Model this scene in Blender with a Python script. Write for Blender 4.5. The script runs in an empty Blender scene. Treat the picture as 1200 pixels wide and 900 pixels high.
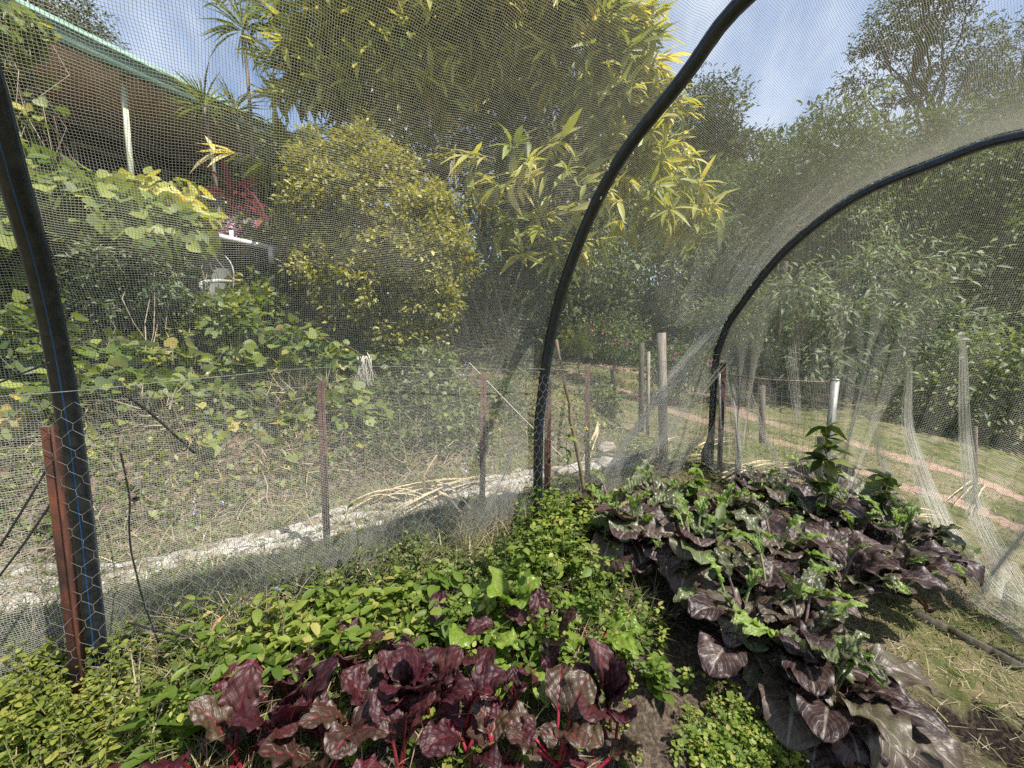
import bpy, math, random
import numpy as np
from mathutils import Vector
R = math.radians
rng = np.random.default_rng(7)
sc = bpy.context.scene
# ------------------------------------------------------------------ camera, sky, sun
F, CH, PITCH = 480.0, 1.1, math.atan(50/480)
cd = bpy.data.cameras.new('camera'); cam = bpy.data.objects.new('camera', cd)
sc.collection.objects.link(cam); sc.camera = cam
cam.location = (0, 0, CH); cam.rotation_euler = (math.pi/2 - PITCH, 0, 0)
cd.sensor_width = 36; cd.lens = 36*F/1200; cd.clip_start = 0.02; cd.clip_end = 2000
SUN_EL, SUN_AZ = R(60), R(118)            # azimuth: degrees to the right of straight ahead
sd = Vector((math.sin(SUN_AZ)*math.cos(SUN_EL), math.cos(SUN_AZ)*math.cos(SUN_EL), math.sin(SUN_EL)))
sl = bpy.data.lights.new('sun', 'SUN'); so = bpy.data.objects.new('sun', sl); sc.collection.objects.link(so)
sl.energy = 5.0; sl.angle = R(0.53); sl.color = (1, .94, .84)
so.rotation_euler = sd.to_track_quat('Z', 'Y').to_euler()
w = bpy.data.worlds.new('World'); sc.world = w; w.use_nodes = True
nt = w.node_tree; nt.nodes.clear()
sky = nt.nodes.new('ShaderNodeTexSky'); sky.sky_type = 'NISHITA'; sky.sun_disc = False
sky.sun_elevation = SUN_EL; sky.sun_rotation = SUN_AZ; sky.air_density = 1.0; sky.dust_density = .6; sky.ozone_density = 1.5
bg = nt.nodes.new('ShaderNodeBackground'); bg.inputs[1].default_value = .105
out = nt.nodes.new('ShaderNodeOutputWorld')
tc = nt.nodes.new('ShaderNodeTexCoord'); mp = nt.nodes.new('ShaderNodeMapping')
mp.inputs['Rotation'].default_value = (.3, .2, .9); mp.inputs['Scale'].default_value = (3.2, .9, 1.4)
nz = nt.nodes.new('ShaderNodeTexNoise'); nz.inputs['Scale'].default_value = 1.3; nz.inputs['Detail'].default_value = 6; nz.inputs['Roughness'].default_value = .55
cr = nt.nodes.new('ShaderNodeValToRGB'); cr.color_ramp.elements[0].position = .45; cr.color_ramp.elements[1].position = .74
cr.color_ramp.elements[1].color = (.75, .75, .75, 1)
mx = nt.nodes.new('ShaderNodeMix'); mx.data_type = 'RGBA'; mx.inputs['B'].default_value = (6.4, 6.8, 7.4, 1)
L = nt.links.new
L(tc.outputs['Generated'], mp.inputs[0]); L(mp.outputs[0], nz.inputs['Vector']); L(nz.outputs[0], cr.inputs[0])
L(cr.outputs[0], mx.inputs['Factor']); L(sky.outputs[0], mx.inputs['A']); L(mx.outputs['Result'], bg.inputs[0]); L(bg.outputs[0], out.inputs[0])
sc.view_settings.view_transform = 'Standard'; sc.view_settings.look = 'None'; sc.view_settings.gamma = 1
sc.view_settings.use_curve_mapping = False; sc.view_settings.exposure = 1.1
sc.cycles.use_denoising = False
sc.cycles.max_bounces = 5; sc.cycles.diffuse_bounces = 3; sc.cycles.glossy_bounces = 2; sc.cycles.transmission_bounces = 3
sc.cycles.sample_clamp_indirect = 4; sc.cycles.caustics_reflective = False; sc.cycles.caustics_refractive = False

# ------------------------------------------------------------------ geometry of the place
CC = np.array([0, 0, CH]); cp, sp = math.cos(PITCH), math.sin(PITCH)
def ray(px, py):
    x = (px-600)/F; y = -(py-450)/F
    return np.array([x, cp + y*sp, -sp + y*cp])
def A(px, py, Y):
    """real place of a thing seen in that direction and standing Y metres ahead"""
    d = ray(px, py); return CC + d*(Y/d[1])
FOOT = np.array([-1.31, 1.181]); AX = np.array([.79646, .6047]); AX /= np.linalg.norm(AX); NX = np.array([-AX[1], AX[0]])
def us(x, y):
    dx, dy = x-FOOT[0], y-FOOT[1]
    return dx*NX[0]+dy*NX[1], dx*AX[0]+dy*AX[1]       # u outward from the tunnel wall, s along it
def ss(a, b, v):
    t = np.clip((v-a)/(b-a), 0, 1); return t*t*(3-2*t)
def bumps(x, y):
    return (.5*np.sin(1.7*x+.6*y+1)+.5*np.sin(2.3*y-1.1*x)+.35*np.sin(4.9*x+3.1*y)+.3*np.sin(6.3*y-4.4*x+2)
            + .2*np.sin(13*x+2)*np.sin(11*y+1))
def H(x, y):
    x = np.asarray(x, float); y = np.asarray(y, float)
    u, s = us(x, y)
    inn = np.where(u < 0, .25*np.maximum(u, -2.4), 0) + np.where(u < -2.4, .10*(u+2.4), 0)
    wl = 1-ss(3.2, 6.0, s)
    bank = wl*(.42*ss(1.15, 1.75, u) + .36*np.clip(u-1.75, 0, 3.2)) + .04*np.clip(u, 0, 1.2)
    right = -.09*np.clip(s-4.2, 0, 5)*(1-ss(3, 8, u))
    far = .06*np.clip(y-9, 0, 60) * ss(0, 2, u+2)
    far = far + 0.10*np.clip(np.hypot(x, y)-26, 0, 80)
    return np.maximum(inn, -2.5) + bank + right + far + .018*bumps(x, y)*ss(.2, 3, np.hypot(x, y))
def h(x, y): return float(H(x, y))
def G(px, py):
    """where that line of sight meets the ground"""
    d = ray(px, py); t = .3
    for i in range(4000):
        p = CC+d*t
        if p[2] <= h(p[0], p[1]): return p
        t += .01*max(1, t*.5)
    return CC+d*t

# ------------------------------------------------------------------ object helpers
def link(o, parent=None):
    sc.collection.objects.link(o)
    if parent is not None: o.parent = parent
    return o
def tag(o, label=None, cat=None, group=None, kind=None):
    if label: o['label'] = label
    if cat: o['category'] = cat
    if group: o['group'] = group
    if kind: o['kind'] = kind
    return o
def thing(name, label, cat, loc=(0, 0, 0), group=None, rz=0):
    o = bpy.data.objects.new(name, None); link(o); o.location = tuple(float(v) for v in loc); o.rotation_euler[2] = rz
    o.empty_display_size = .1
    return tag(o, label, cat, group)
def mesh_np(name, V, polys, mat, parent=None, rnd=None, uv=None, smooth=False, extra=None):
    """V (n,3); polys = list of (k,m) int arrays of faces with m corners"""
    me = bpy.data.meshes.new(name); V = np.asarray(V, np.float32)
    polys = [np.asarray(p, np.int32) for p in polys if len(p)]
    if parent is not None and parent.location.length > 0 and not getattr(parent, 'parent', None):
        V = V-np.array(parent.location, np.float32)
        if parent.rotation_euler[2]:
            c, s_ = math.cos(-parent.rotation_euler[2]), math.sin(-parent.rotation_euler[2])
            V = np.stack([V[:, 0]*c-V[:, 1]*s_, V[:, 0]*s_+V[:, 1]*c, V[:, 2]], 1)
    elif parent is not None and getattr(parent, 'parent', None):
        V = V-np.array(parent.parent.location, np.float32)
    me.vertices.add(len(V)); me.vertices.foreach_set('co', V.ravel())
    loops = np.concatenate([p.ravel() for p in polys]); tot = np.concatenate([np.full(len(p), p.shape[1], np.int32) for p in polys])
    st = np.concatenate([[0], np.cumsum(tot)[:-1]]).astype(np.int32)
    me.loops.add(len(loops)); me.loops.foreach_set('vertex_index', loops)
    me.polygons.add(len(tot)); me.polygons.foreach_set('loop_start', st); me.polygons.foreach_set('loop_total', tot)
    if smooth: me.polygons.foreach_set('use_smooth', np.ones(len(tot), bool))
    if rnd is not None:
        a = me.attributes.new('rnd', 'FLOAT', 'POINT'); a.data.foreach_set('value', np.asarray(rnd, np.float32))
    if extra:
        for k, v in extra.items():
            a = me.attributes.new(k, 'FLOAT', 'POINT'); a.data.foreach_set('value', np.asarray(v, np.float32))
    if uv is not None:
        ul = me.uv_layers.new(name='UVMap'); ul.data.foreach_set('uv', np.asarray(uv, np.float32)[loops].ravel())
    me.update(calc_edges=True)
    if mat: me.materials.append(mat)
    o = bpy.data.objects.new(name, me); return link(o, parent)
class MB:
    """collects tubes and boxes into one mesh"""
    def __init__(s): s.V = []; s.P = {}; s.n = 0; s.R = []; s.U = []
    def add(s, V, polys, rnd=None, uv=None):
        V = np.asarray(V, float)
        for p in polys:
            p = np.asarray(p)
            if len(p): s.P.setdefault(p.shape[1], []).append(p+s.n)
        s.V.append(V); s.R.append(np.full(len(V), rng.random() if rnd is None else rnd, float) if np.ndim(rnd) == 0 else rnd)
        s.U.append(np.zeros((len(V), 2)) if uv is None else uv); s.n += len(V); return s
    def tube(s, pts, r, sides=6, caps=True, rnd=None, flat=None, upv=None):
        pts = np.asarray(pts, float); n = len(pts); r = np.broadcast_to(np.asarray(r, float), (n,))
        T = np.gradient(pts, axis=0); T /= np.linalg.norm(T, axis=1)[:, None]+1e-12
        up = np.array([0, 0, 1.]) if abs(T[:, 2]).mean() < .9 else np.array([0, 1., 0])
        if upv is not None: up = np.asarray(upv, float)
        B = np.cross(T, up); B /= np.linalg.norm(B, axis=1)[:, None]+1e-9; N = np.cross(B, T)
        th = np.linspace(0, 2*np.pi, sides, endpoint=False)
        fz = 1 if flat is None else flat
        V = pts[:, None]+r[:, None, None]*(np.cos(th)[None, :, None]*B[:, None]+fz*np.sin(th)[None, :, None]*N[:, None])
        i = np.arange(n-1)[:, None]*sides; j = np.arange(sides)[None]; k = (j+1) % sides
        q = np.stack([i+j, i+k, i+sides+k, i+sides+j], -1).reshape(-1, 4)
        Ls = np.concatenate([[0], np.cumsum(np.linalg.norm(np.diff(pts, axis=0), axis=1))])
        uv = np.stack(np.broadcast_arrays(th[None]/(2*np.pi), Ls[:, None]), -1).reshape(-1, 2)
        pol = [q]
        if caps: pol += [np.arange(sides)[None, ::-1], (np.arange(sides)+(n-1)*sides)[None]]
        return s.add(V.reshape(-1, 3), pol, rnd, uv)
    def box(s, c, size, rot=None, rnd=None):
        c = np.asarray(c, float); hx = np.asarray(size, float)/2
        V = np.array([[x, y, z] for x in (-1, 1) for y in (-1, 1) for z in (-1, 1)], float)*hx
        if rot is not None: V = V@np.asarray(rot).T
        f = np.array([[0, 1, 3, 2], [4, 6, 7, 5], [0, 4, 5, 1], [2, 3, 7, 6], [0, 2, 6, 4], [1, 5, 7, 3]])
        return s.add(V+c, [f], rnd)
    def prism(s, poly, a, b):
        """cross-section poly (k,2) swept from a to b"""
        a = np.asarray(a, float); b = np.asarray(b, float); d = b-a; d /= np.linalg.norm(d)
        up = np.array([0, 0, 1.]) if abs(d[2]) < .8 else np.array([0, 1., 0]); X = np.cross(d, up); X /= np.linalg.norm(X); Y = np.cross(X, d)
        k = len(poly); ring = np.array([X*p[0]+Y*p[1] for p in poly]); V = np.concatenate([a+ring, b+ring])
        j = np.arange(k); q = np.stack([j, (j+1) % k, k+(j+1) % k, k+j], 1)
        return s.add(V, [q, np.arange(k)[None, ::-1], (np.arange(k)+k)[None]])
    def build(s, name, mat, parent=None, smooth=False):
        return mesh_np(name, np.concatenate(s.V), [np.concatenate(p) for p in s.P.values()], mat, parent, np.concatenate(s.R), np.concatenate(s.U), smooth)
def rotm(az, tilt=0):
    c, s_ = math.cos(az), math.sin(az); ct, st = math.cos(tilt), math.sin(tilt)
    return np.array([[c, -s_, 0], [s_, c, 0], [0, 0, 1]])@np.array([[1, 0, 0], [0, ct, -st], [0, st, ct]])

# ------------------------------------------------------------------ materials
def nmat(name):
    m = bpy.data.materials.new(name); m.use_nodes = True; t = m.node_tree; t.nodes.clear()
    o = t.nodes.new('ShaderNodeOutputMaterial'); return m, t, o
def N(t, k, **kw):
    n = t.nodes.new(k)
    for a, b in kw.items():
        if a.startswith('i_'): n.inputs[a[2:].replace('_', ' ')].default_value = b
        else: setattr(n, a, b)
    return n
def ramp(t, stops):
    n = t.nodes.new('ShaderNodeValToRGB'); e = n.color_ramp.elements
    for i, (p, c) in enumerate(stops):
        q = e[i] if i < 2 else e.new(p)
        q.position = p; q.color = (*c, 1)
    return n
def mixc(t, f, a, b, bt='MIX'):
    n = t.nodes.new('ShaderNodeMix'); n.data_type = 'RGBA'; n.blend_type = bt
    for s_, v in (('Factor', f), ('A', a), ('B', b)):
        if isinstance(v, (int, float)): n.inputs[s_].default_value = v
        elif isinstance(v, tuple): n.inputs[s_].default_value = (*v, 1)
        else: t.links.new(v, n.inputs[s_])
    return n.outputs['Result']
def leafmat(name, stops, rough=.5, spec=.4, tr=.35, trc=(1.25, 1.3, .6)):
    m, t, o = nmat(name); l = t.links.new
    a = N(t, 'ShaderNodeAttribute', attribute_name='rnd'); r = ramp(t, stops); l(a.outputs['Fac'], r.inputs[0])
    g = N(t, 'ShaderNodeNewGeometry'); nz = N(t, 'ShaderNodeTexNoise', i_Scale=9.0, i_Detail=2.0); l(g.outputs['Position'], nz.inputs['Vector'])
    mr = N(t, 'ShaderNodeMapRange'); l(nz.outputs[0], mr.inputs[0]); mr.inputs[3].default_value = .7; mr.inputs[4].default_value = 1.3
    col = mixc(t, 1.0, r.outputs[0], mr.outputs[0], 'MULTIPLY')
    p = N(t, 'ShaderNodeBsdfPrincipled'); l(col, p.inputs['Base Color']); p.inputs['Roughness'].default_value = rough
    p.inputs['Specular IOR Level'].default_value = spec
    b = N(t, 'ShaderNodeBsdfTranslucent'); l(mixc(t, 1.0, col, trc, 'MULTIPLY'), b.inputs[0])
    x = N(t, 'ShaderNodeMixShader'); x.inputs[0].default_value = tr; l(p.outputs[0], x.inputs[1]); l(b.outputs[0], x.inputs[2]); l(x.outputs[0], o.inputs[0])
    return m
def veinmat(name, stops, vein, rough, spec, tr, trc, nv=9.0, slant=3.2, veinw=.5, coat=0.0, back=None):
    """large leaf with midrib and side veins laid out over its own length and width"""
    m, t, o = nmat(name); l = t.links.new
    a = N(t, 'ShaderNodeAttribute', attribute_name='rnd'); r = ramp(t, stops)
    g = N(t, 'ShaderNodeNewGeometry'); nz = N(t, 'ShaderNodeTexNoise', i_Scale=26.0, i_Detail=4.0); l(g.outputs['Position'], nz.inputs['Vector'])
    ad = N(t, 'ShaderNodeMath', operation='MULTIPLY_ADD'); l(nz.outputs[0], ad.inputs[0]); ad.inputs[1].default_value = .5; l(a.outputs['Fac'], ad.inputs[2])
    sb = N(t, 'ShaderNodeMath', operation='SUBTRACT'); l(ad.outputs[0], sb.inputs[0]); sb.inputs[1].default_value = .25; l(sb.outputs[0], r.inputs[0])
    uv = N(t, 'ShaderNodeUVMap', uv_map='UVMap'); sx = N(t, 'ShaderNodeSeparateXYZ'); l(uv.outputs[0], sx.inputs[0])
    c1 = N(t, 'ShaderNodeMath', operation='SUBTRACT'); l(sx.outputs[0], c1.inputs[0]); c1.inputs[1].default_value = .5
    ab = N(t, 'ShaderNodeMath', operation='ABSOLUTE'); l(c1.outputs[0], ab.inputs[0])
    ph = N(t, 'ShaderNodeMath', operation='MULTIPLY'); l(sx.outputs[1], ph.inputs[0]); ph.inputs[1].default_value = nv
    p2 = N(t, 'ShaderNodeMath', operation='MULTIPLY_ADD'); l(ab.outputs[0], p2.inputs[0]); p2.inputs[1].default_value = -slant*2; l(ph.outputs[0], p2.inputs[2])
    n2 = N(t, 'ShaderNodeTexNoise', i_Scale=14.0); l(g.outputs['Position'], n2.inputs['Vector'])
    p3 = N(t, 'ShaderNodeMath', operation='MULTIPLY_ADD'); l(n2.outputs[0], p3.inputs[0]); p3.inputs[1].default_value = .9; l(p2.outputs[0], p3.inputs[2])
    pp = N(t, 'ShaderNodeMath', operation='PINGPONG'); l(p3.outputs[0], pp.inputs[0]); pp.inputs[1].default_value = .5
    lv = N(t, 'ShaderNodeMapRange'); l(pp.outputs[0], lv.inputs[0]); lv.inputs[1].default_value = .0; lv.inputs[2].default_value = .10; lv.inputs[3].default_value = veinw; lv.inputs[4].default_value = 0
    mr = N(t, 'ShaderNodeMapRange'); l(ab.outputs[0], mr.inputs[0]); mr.inputs[1].default_value = .012; mr.inputs[2].default_value = .04; mr.inputs[3].default_value = 1; mr.inputs[4].default_value = 0
    mxv = N(t, 'ShaderNodeMath', operation='MAXIMUM'); l(lv.outputs[0], mxv.inputs[0]); l(mr.outputs[0], mxv.inputs[1])
    col = mixc(t, mxv.outputs[0], r.outputs[0], vein)
    if back: col = mixc(t, g.outputs['Backfacing'], col, back)
    p = N(t, 'ShaderNodeBsdfPrincipled'); l(col, p.inputs['Base Color']); p.inputs['Roughness'].default_value = rough
    p.inputs['Specular IOR Level'].default_value = spec; p.inputs['Coat Weight'].default_value = coat; p.inputs['Coat Roughness'].default_value = .2
    vo = N(t, 'ShaderNodeTexVoronoi', i_Scale=45.0, feature='SMOOTH_F1'); l(g.outputs['Position'], vo.inputs['Vector'])
    hh = N(t, 'ShaderNodeMath', operation='MULTIPLY_ADD'); l(vo.outputs[0], hh.inputs[0]); hh.inputs[1].default_value = -.5; l(mxv.outputs[0], hh.inputs[2])
    bp = N(t, 'ShaderNodeBump'); bp.inputs['Strength'].default_value = .4; bp.inputs['Distance'].default_value = .003; bp.invert = True
    l(hh.outputs[0], bp.inputs['Height']); l(bp.outputs[0], p.inputs['Normal'])
    b = N(t, 'ShaderNodeBsdfTranslucent'); l(mixc(t, 1.0, col, trc, 'MULTIPLY'), b.inputs[0])
    x = N(t, 'ShaderNodeMixShader'); x.inputs[0].default_value = tr; l(p.outputs[0], x.inputs[1]); l(b.outputs[0], x.inputs[2]); l(x.outputs[0], o.inputs[0])
    return m
def plain(name, c1, c2=None, rough=.6, scale=8.0, metal=0.0, bump=.0, spec=.4, stretch=None):
    m, t, o = nmat(name); l = t.links.new
    g = N(t, 'ShaderNodeTexCoord'); v = g.outputs['Object']
    if stretch:
        mpn = N(t, 'ShaderNodeMapping'); mpn.inputs['Scale'].default_value = stretch; l(v, mpn.inputs[0]); v = mpn.outputs[0]
    nz = N(t, 'ShaderNodeTexNoise', i_Scale=scale, i_Detail=6.0, i_Roughness=.6); l(v, nz.inputs['Vector'])
    r = ramp(t, [(.35, c1), (.65, c2 or c1)]); l(nz.outputs[0], r.inputs[0])
    p = N(t, 'ShaderNodeBsdfPrincipled'); l(r.outputs[0], p.inputs['Base Color']); p.inputs['Roughness'].default_value = rough
    p.inputs['Metallic'].default_value = metal; p.inputs['Specular IOR Level'].default_value = spec
    if bump:
        b = N(t, 'ShaderNodeBump'); b.inputs['Strength'].default_value = bump; b.inputs['Distance'].default_value = .01
        l(nz.outputs[0], b.inputs['Height']); l(b.outputs[0], p.inputs['Normal'])
    l(p.outputs[0], o.inputs[0]); return m
M = {}
M['pipe'] = None
def pipemat():
    m, t, o = nmat('black_poly_pipe'); l = t.links.new
    uv = N(t, 'ShaderNodeUVMap', uv_map='UVMap'); sx = N(t, 'ShaderNodeSeparateXYZ'); l(uv.outputs[0], sx.inputs[0])
    ml = N(t, 'ShaderNodeMath', operation='MULTIPLY'); l(sx.outputs[0], ml.inputs[0]); ml.inputs[1].default_value = 5
    fr = N(t, 'ShaderNodeMath', operation='FRACT'); l(ml.outputs[0], fr.inputs[0])
    c = N(t, 'ShaderNodeMath', operation='COMPARE'); l(fr.outputs[0], c.inputs[0]); c.inputs[1].default_value = .5; c.inputs[2].default_value = .04
    g = N(t, 'ShaderNodeTexCoord'); nz = N(t, 'ShaderNodeTexNoise', i_Scale=30.0, i_Detail=5.0); l(g.outputs['Object'], nz.inputs['Vector'])
    r = ramp(t, [(.45, (.008, .010, .013)), (.62, (.018, .020, .022)), (.85, (.032, .031, .029))]); l(nz.outputs[0], r.inputs[0])
    col = mixc(t, c.outputs[0], r.outputs[0], (.008, .06, .16))
    p = N(t, 'ShaderNodeBsdfPrincipled'); l(col, p.inputs['Base Color']); p.inputs['Roughness'].default_value = .3
    l(p.outputs[0], o.inputs[0]); return m
M['pipe'] = pipemat()
M['rust'] = plain('rusty_steel', (.036, .020, .016), (.15, .05, .026), .95, 13, bump=1.0, stretch=(1, 1, .5))
M['rust_dark'] = plain('dark_rusty_steel', (.05, .025, .02), (.11, .05, .035), .85, 26, bump=.5)
M['galv'] = plain('galvanised_steel', (.24, .25, .24), (.38, .38, .36), .45, 18, metal=.3)
M['wire'] = plain('wire', (.22, .22, .20), (.4, .4, .37), .5, 30, metal=.3)
M['wirerust'] = plain('rusty_wire', (.12, .06, .04), (.3, .26, .22), .7, 12)
M['woodgrey'] = plain('weathered_timber', (.17, .145, .12), (.36, .31, .26), .85, 9, bump=.5, stretch=(9, 9, 1))
M['wooddark'] = plain('dark_timber', (.05, .045, .035), (.12, .10, .075), .9, 10, bump=.4, stretch=(6, 6, 1))
M['woodorange'] = plain('fresh_timber', (.30, .17, .09), (.45, .28, .16), .8, 10, bump=.3, stretch=(5, 5, 1))
M['cane'] = plain('dry_cane', (.16, .11, .07), (.30, .23, .15), .8, 12)
M['straw'] = plain('dry_straw', (.30, .24, .14), (.55, .46, .30), .85, 5)
M['twig'] = plain('dry_twig', (.15, .11, .08), (.38, .31, .23), .85, 4)
M['bark'] = plain('grey_bark', (.10, .085, .07), (.26, .22, .18), .9, 5, bump=.6, stretch=(4, 4, 1))
M['barkdark'] = plain('brown_bark', (.05, .038, .03), (.13, .10, .075), .9, 6, bump=.6, stretch=(4, 4, 1))
M['tie'] = plain('black_tie', (.012, .012, .013), (.025, .025, .025), .5)
M['rope'] = plain('pale_rope', (.42, .40, .34), (.62, .60, .54), .8, 30)
def netmat():
    m, t, o = nmat('white_knitted_net'); l = t.links.new
    d = N(t, 'ShaderNodeBsdfDiffuse'); d.inputs[0].default_value = (.70, .685, .62, 1)
    b = N(t, 'ShaderNodeBsdfTranslucent'); b.inputs[0].default_value = (.66, .645, .58, 1)
    x = N(t, 'ShaderNodeMixShader'); x.inputs[0].default_value = .4; l(d.outputs[0], x.inputs[1]); l(b.outputs[0], x.inputs[2]); l(x.outputs[0], o.inputs[0]); return m
M['net'] = netmat()

# ------------------------------------------------------------------ ground
def poly_dist(x, y, pts):
    d = np.full(x.shape, 1e9)
    for a, b in zip(pts[:-1], pts[1:]):
        ab = b-a; t = np.clip(((x-a[0])*ab[0]+(y-a[1])*ab[1])/(ab@ab), 0, 1)
        d = np.minimum(d, np.hypot(x-a[0]-t*ab[0], y-a[1]-t*ab[1]))
    return d
def gpts(l): return [G(*p)[:2] for p in l]
TR1 = gpts([(672, 424), (700, 427), (760, 440), (850, 468), (883, 490), (960, 510), (1033, 530), (1100, 547), (1153, 563), (1200, 585)])
TR2 = gpts([(672, 436), (705, 448), (760, 468), (800, 485), (880, 510), (960, 533), (1010, 550), (1060, 570), (1133, 592), (1200, 620)])
def axis_lines(a0, a1, step, far):
    mid = np.arange(a0, a1, step); g = [mid[-1]]
    while g[-1] < far: g.append(g[-1]+max(step, (g[-1]-a1)*.12+step))
    l = [mid[0]]
    while l[-1] > -far: l.append(l[-1]-max(step, (a0-l[-1])*.12+step))
    return np.concatenate([l[:0:-1], mid, g[1:]])
xs = axis_lines(-5, 9, .05, 160); ys = axis_lines(-.6, 13, .05, 160)
X, Y = np.meshgrid(xs, ys); U, S = us(X, Y)
rough = .012*np.sin(41*X+7*np.sin(9*Y))*np.sin(37*Y+6*np.sin(11*X)) + .008*rng.standard_normal(X.shape)
Z = H(X, Y)+rough*(np.hypot(X, Y) < 8)
track = np.maximum(1-ss(.12, .30, poly_dist(X, Y, TR1)), 1-ss(.12, .30, poly_dist(X, Y, TR2)))
hole = G(1165, 858); dh = np.hypot((X-hole[0])/.24, (Y-hole[1])/.12); holem = 1-ss(.6, 1.15, dh+.25*np.sin(23*X)*np.sin(19*Y)); Z = Z-.05*holem-.02*track
soilc = G(800, 850); bed = (U < -.35)&(U > -2.6)
soil = (1-ss(.28, .5, np.hypot((X-soilc[0])/1.0, (Y-soilc[1])/1.3)))
bedm = ss(-.30, -.55, U)*(1-ss(1.1, 1.7, np.hypot((X-.55)/.85, (Y-1.5)/1.25)))
sheetband = ss(.95, 1.15, U)
bare = (1-ss(2.2, 2.9, U))*ss(1.0, 1.25, U)*(1-ss(3.0, 4.6, S))
soil = np.clip(np.maximum(soil, bedm), 0, 1)
nx, ny = len(xs), len(ys)
ii = (np.arange(ny-1)[:, None]*nx+np.arange(nx-1)[None]).ravel()
def groundmat():
    m, t, o = nmat('garden_ground'); l = t.links.new
    g = N(t, 'ShaderNodeTexCoord'); v = g.outputs['Object']
    def nzz(s, d=6.0, r=.6):
        n = N(t, 'ShaderNodeTexNoise', i_Scale=s, i_Detail=d, i_Roughness=r); l(v, n.inputs['Vector']); return n.outputs[0]
    at = lambda k: N(t, 'ShaderNodeAttribute', attribute_name=k).outputs['Fac']
    fine = nzz(60); mid = nzz(9); big = nzz(1.6)
    rg = ramp(t, [(.35, (.045, .055, .018)), (.5, (.085, .095, .03)), (.66, (.19, .155, .085))]); l(mid, rg.inputs[0])
    straw = ramp(t, [(.3, (.08, .065, .04)), (.5, (.18, .145, .09)), (.7, (.30, .25, .16))]); l(fine, straw.inputs[0])
    mk = ramp(t, [(.46, (0, 0, 0)), (.6, (1, 1, 1))]); l(big, mk.inputs[0])
    base = mixc(t, mk.outputs[0], rg.outputs[0], straw.outputs[0])
    sr = ramp(t, [(.3, (.03, .022, .016)), (.5, (.075, .057, .043)), (.72, (.19, .15, .11))]); l(fine, sr.inputs[0])
    br = ramp(t, [(.3, (.045, .034, .025)), (.5, (.11, .082, .06)), (.72, (.21, .16, .12))]); l(nzz(14), br.inputs[0])
    tr = ramp(t, [(.3, (.20, .13, .10)), (.7, (.38, .27, .21))]); l(nzz(22), tr.inputs[0])
    hr = ramp(t, [(.42, (.008, .007, .006)), (.72, (.07, .05, .035))]); l(fine, hr.inputs[0])
    c = mixc(t, at('bare'), base, br.outputs[0]); c = mixc(t, at('soil'), c, sr.outputs[0])
    def ragged(k):
        n = N(t, 'ShaderNodeMath', operation='MULTIPLY_ADD'); l(mid, n.inputs[0]); n.inputs[1].default_value = 1.9; l(at(k), n.inputs[2])
        q = N(t, 'ShaderNodeMapRange'); l(n.outputs[0], q.inputs[0]); q.inputs[1].default_value = 1.25; q.inputs[2].default_value = 1.75; return q.outputs[0]
    c = mixc(t, ragged('track'), c, tr.outputs[0]); c = mixc(t, ragged('hole'), c, hr.outputs[0])
    p = N(t, 'ShaderNodeBsdfPrincipled'); l(c, p.inputs['Base Color']); p.inputs['Roughness'].default_value = .95; p.inputs['Specular IOR Level'].default_value = .15
    b = N(t, 'ShaderNodeBump'); b.inputs['Strength'].default_value = .9; b.inputs['Distance'].default_value = .02; l(fine, b.inputs['Height']); l(b.outputs[0], p.inputs['Normal'])
    l(p.outputs[0], o.inputs[0]); return m
gr = mesh_np('ground', np.stack([X, Y, Z], -1).reshape(-1, 3), [np.stack([ii, ii+1, ii+nx+1, ii+nx], 1)], groundmat(), smooth=True,
             extra=dict(track=track.ravel(), soil=soil.ravel(), bare=bare.ravel(), hole=holem.ravel()))
tag(gr, kind='structure')

# ------------------------------------------------------------------ hoops
def arch(kind):
    base = {1: [(-.058, -.02), (-.067, .284), (-.071, .567), (-.054, .842), (-.003, 1.10), (.09, 1.324), (.207, 1.501), (.32, 1.69)],
            2: [(-.034, 0.02), (-.030, .5), (-.014, .72), (.085, 1.19), (.255, 1.57), (.49, 1.885), (.80, 2.10), (1.0, 2.24)],
            3: [(.0, .03), (-.004, .5), (.0, .90), (.048, 1.12), (.144, 1.328), (.463, 1.749), (.854, 2.034), (1.239, 2.137), (1.52, 2.17)]}[kind]
    end = {1: [(.58, 1.98), (.95, 2.22), (1.4, 2.28), (1.9, 2.2), (2.35, 1.95), (2.7, 1.5), (2.85, .9), (2.88, .2), (2.88, -.7)],
           2: [(1.4, 2.31), (1.9, 2.22), (2.35, 1.95), (2.7, 1.5), (2.85, .9), (2.88, .2), (2.88, -.7)],
           3: [(1.95, 2.08), (2.35, 1.85), (2.7, 1.45), (2.85, .9), (2.88, .2), (2.88, -.7)]}[kind]
    P = np.array(base+end)
    # Catmull-Rom, then even spacing by length
    Q = []
    for i in range(len(P)-1):
        p0, p1, p2, p3 = P[max(i-1, 0)], P[i], P[i+1], P[min(i+2, len(P)-1)]
        for t in np.linspace(0, 1, 24, endpoint=False):
            Q.append(.5*((2*p1)+(-p0+p2)*t+(2*p0-5*p1+4*p2-p3)*t*t+(-p0+3*p1-3*p2+p3)*t**3))
    Q.append(P[-1]); Q = np.array(Q)
    d = np.concatenate([[0], np.cumsum(np.linalg.norm(np.diff(Q, axis=0), axis=1))]); 
    return d, Q
ARC = {k: arch(k) for k in (1, 2, 3)}
HS = {1: 0.0, 2: 1.86, 3: 3.821}
def arc_at(k, tau):
    d, Q = ARC[k]; dd = np.asarray(tau)*d[-1]
    return np.stack([np.interp(dd, d, Q[:, 0]), np.interp(dd, d, Q[:, 1])], -1)
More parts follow.
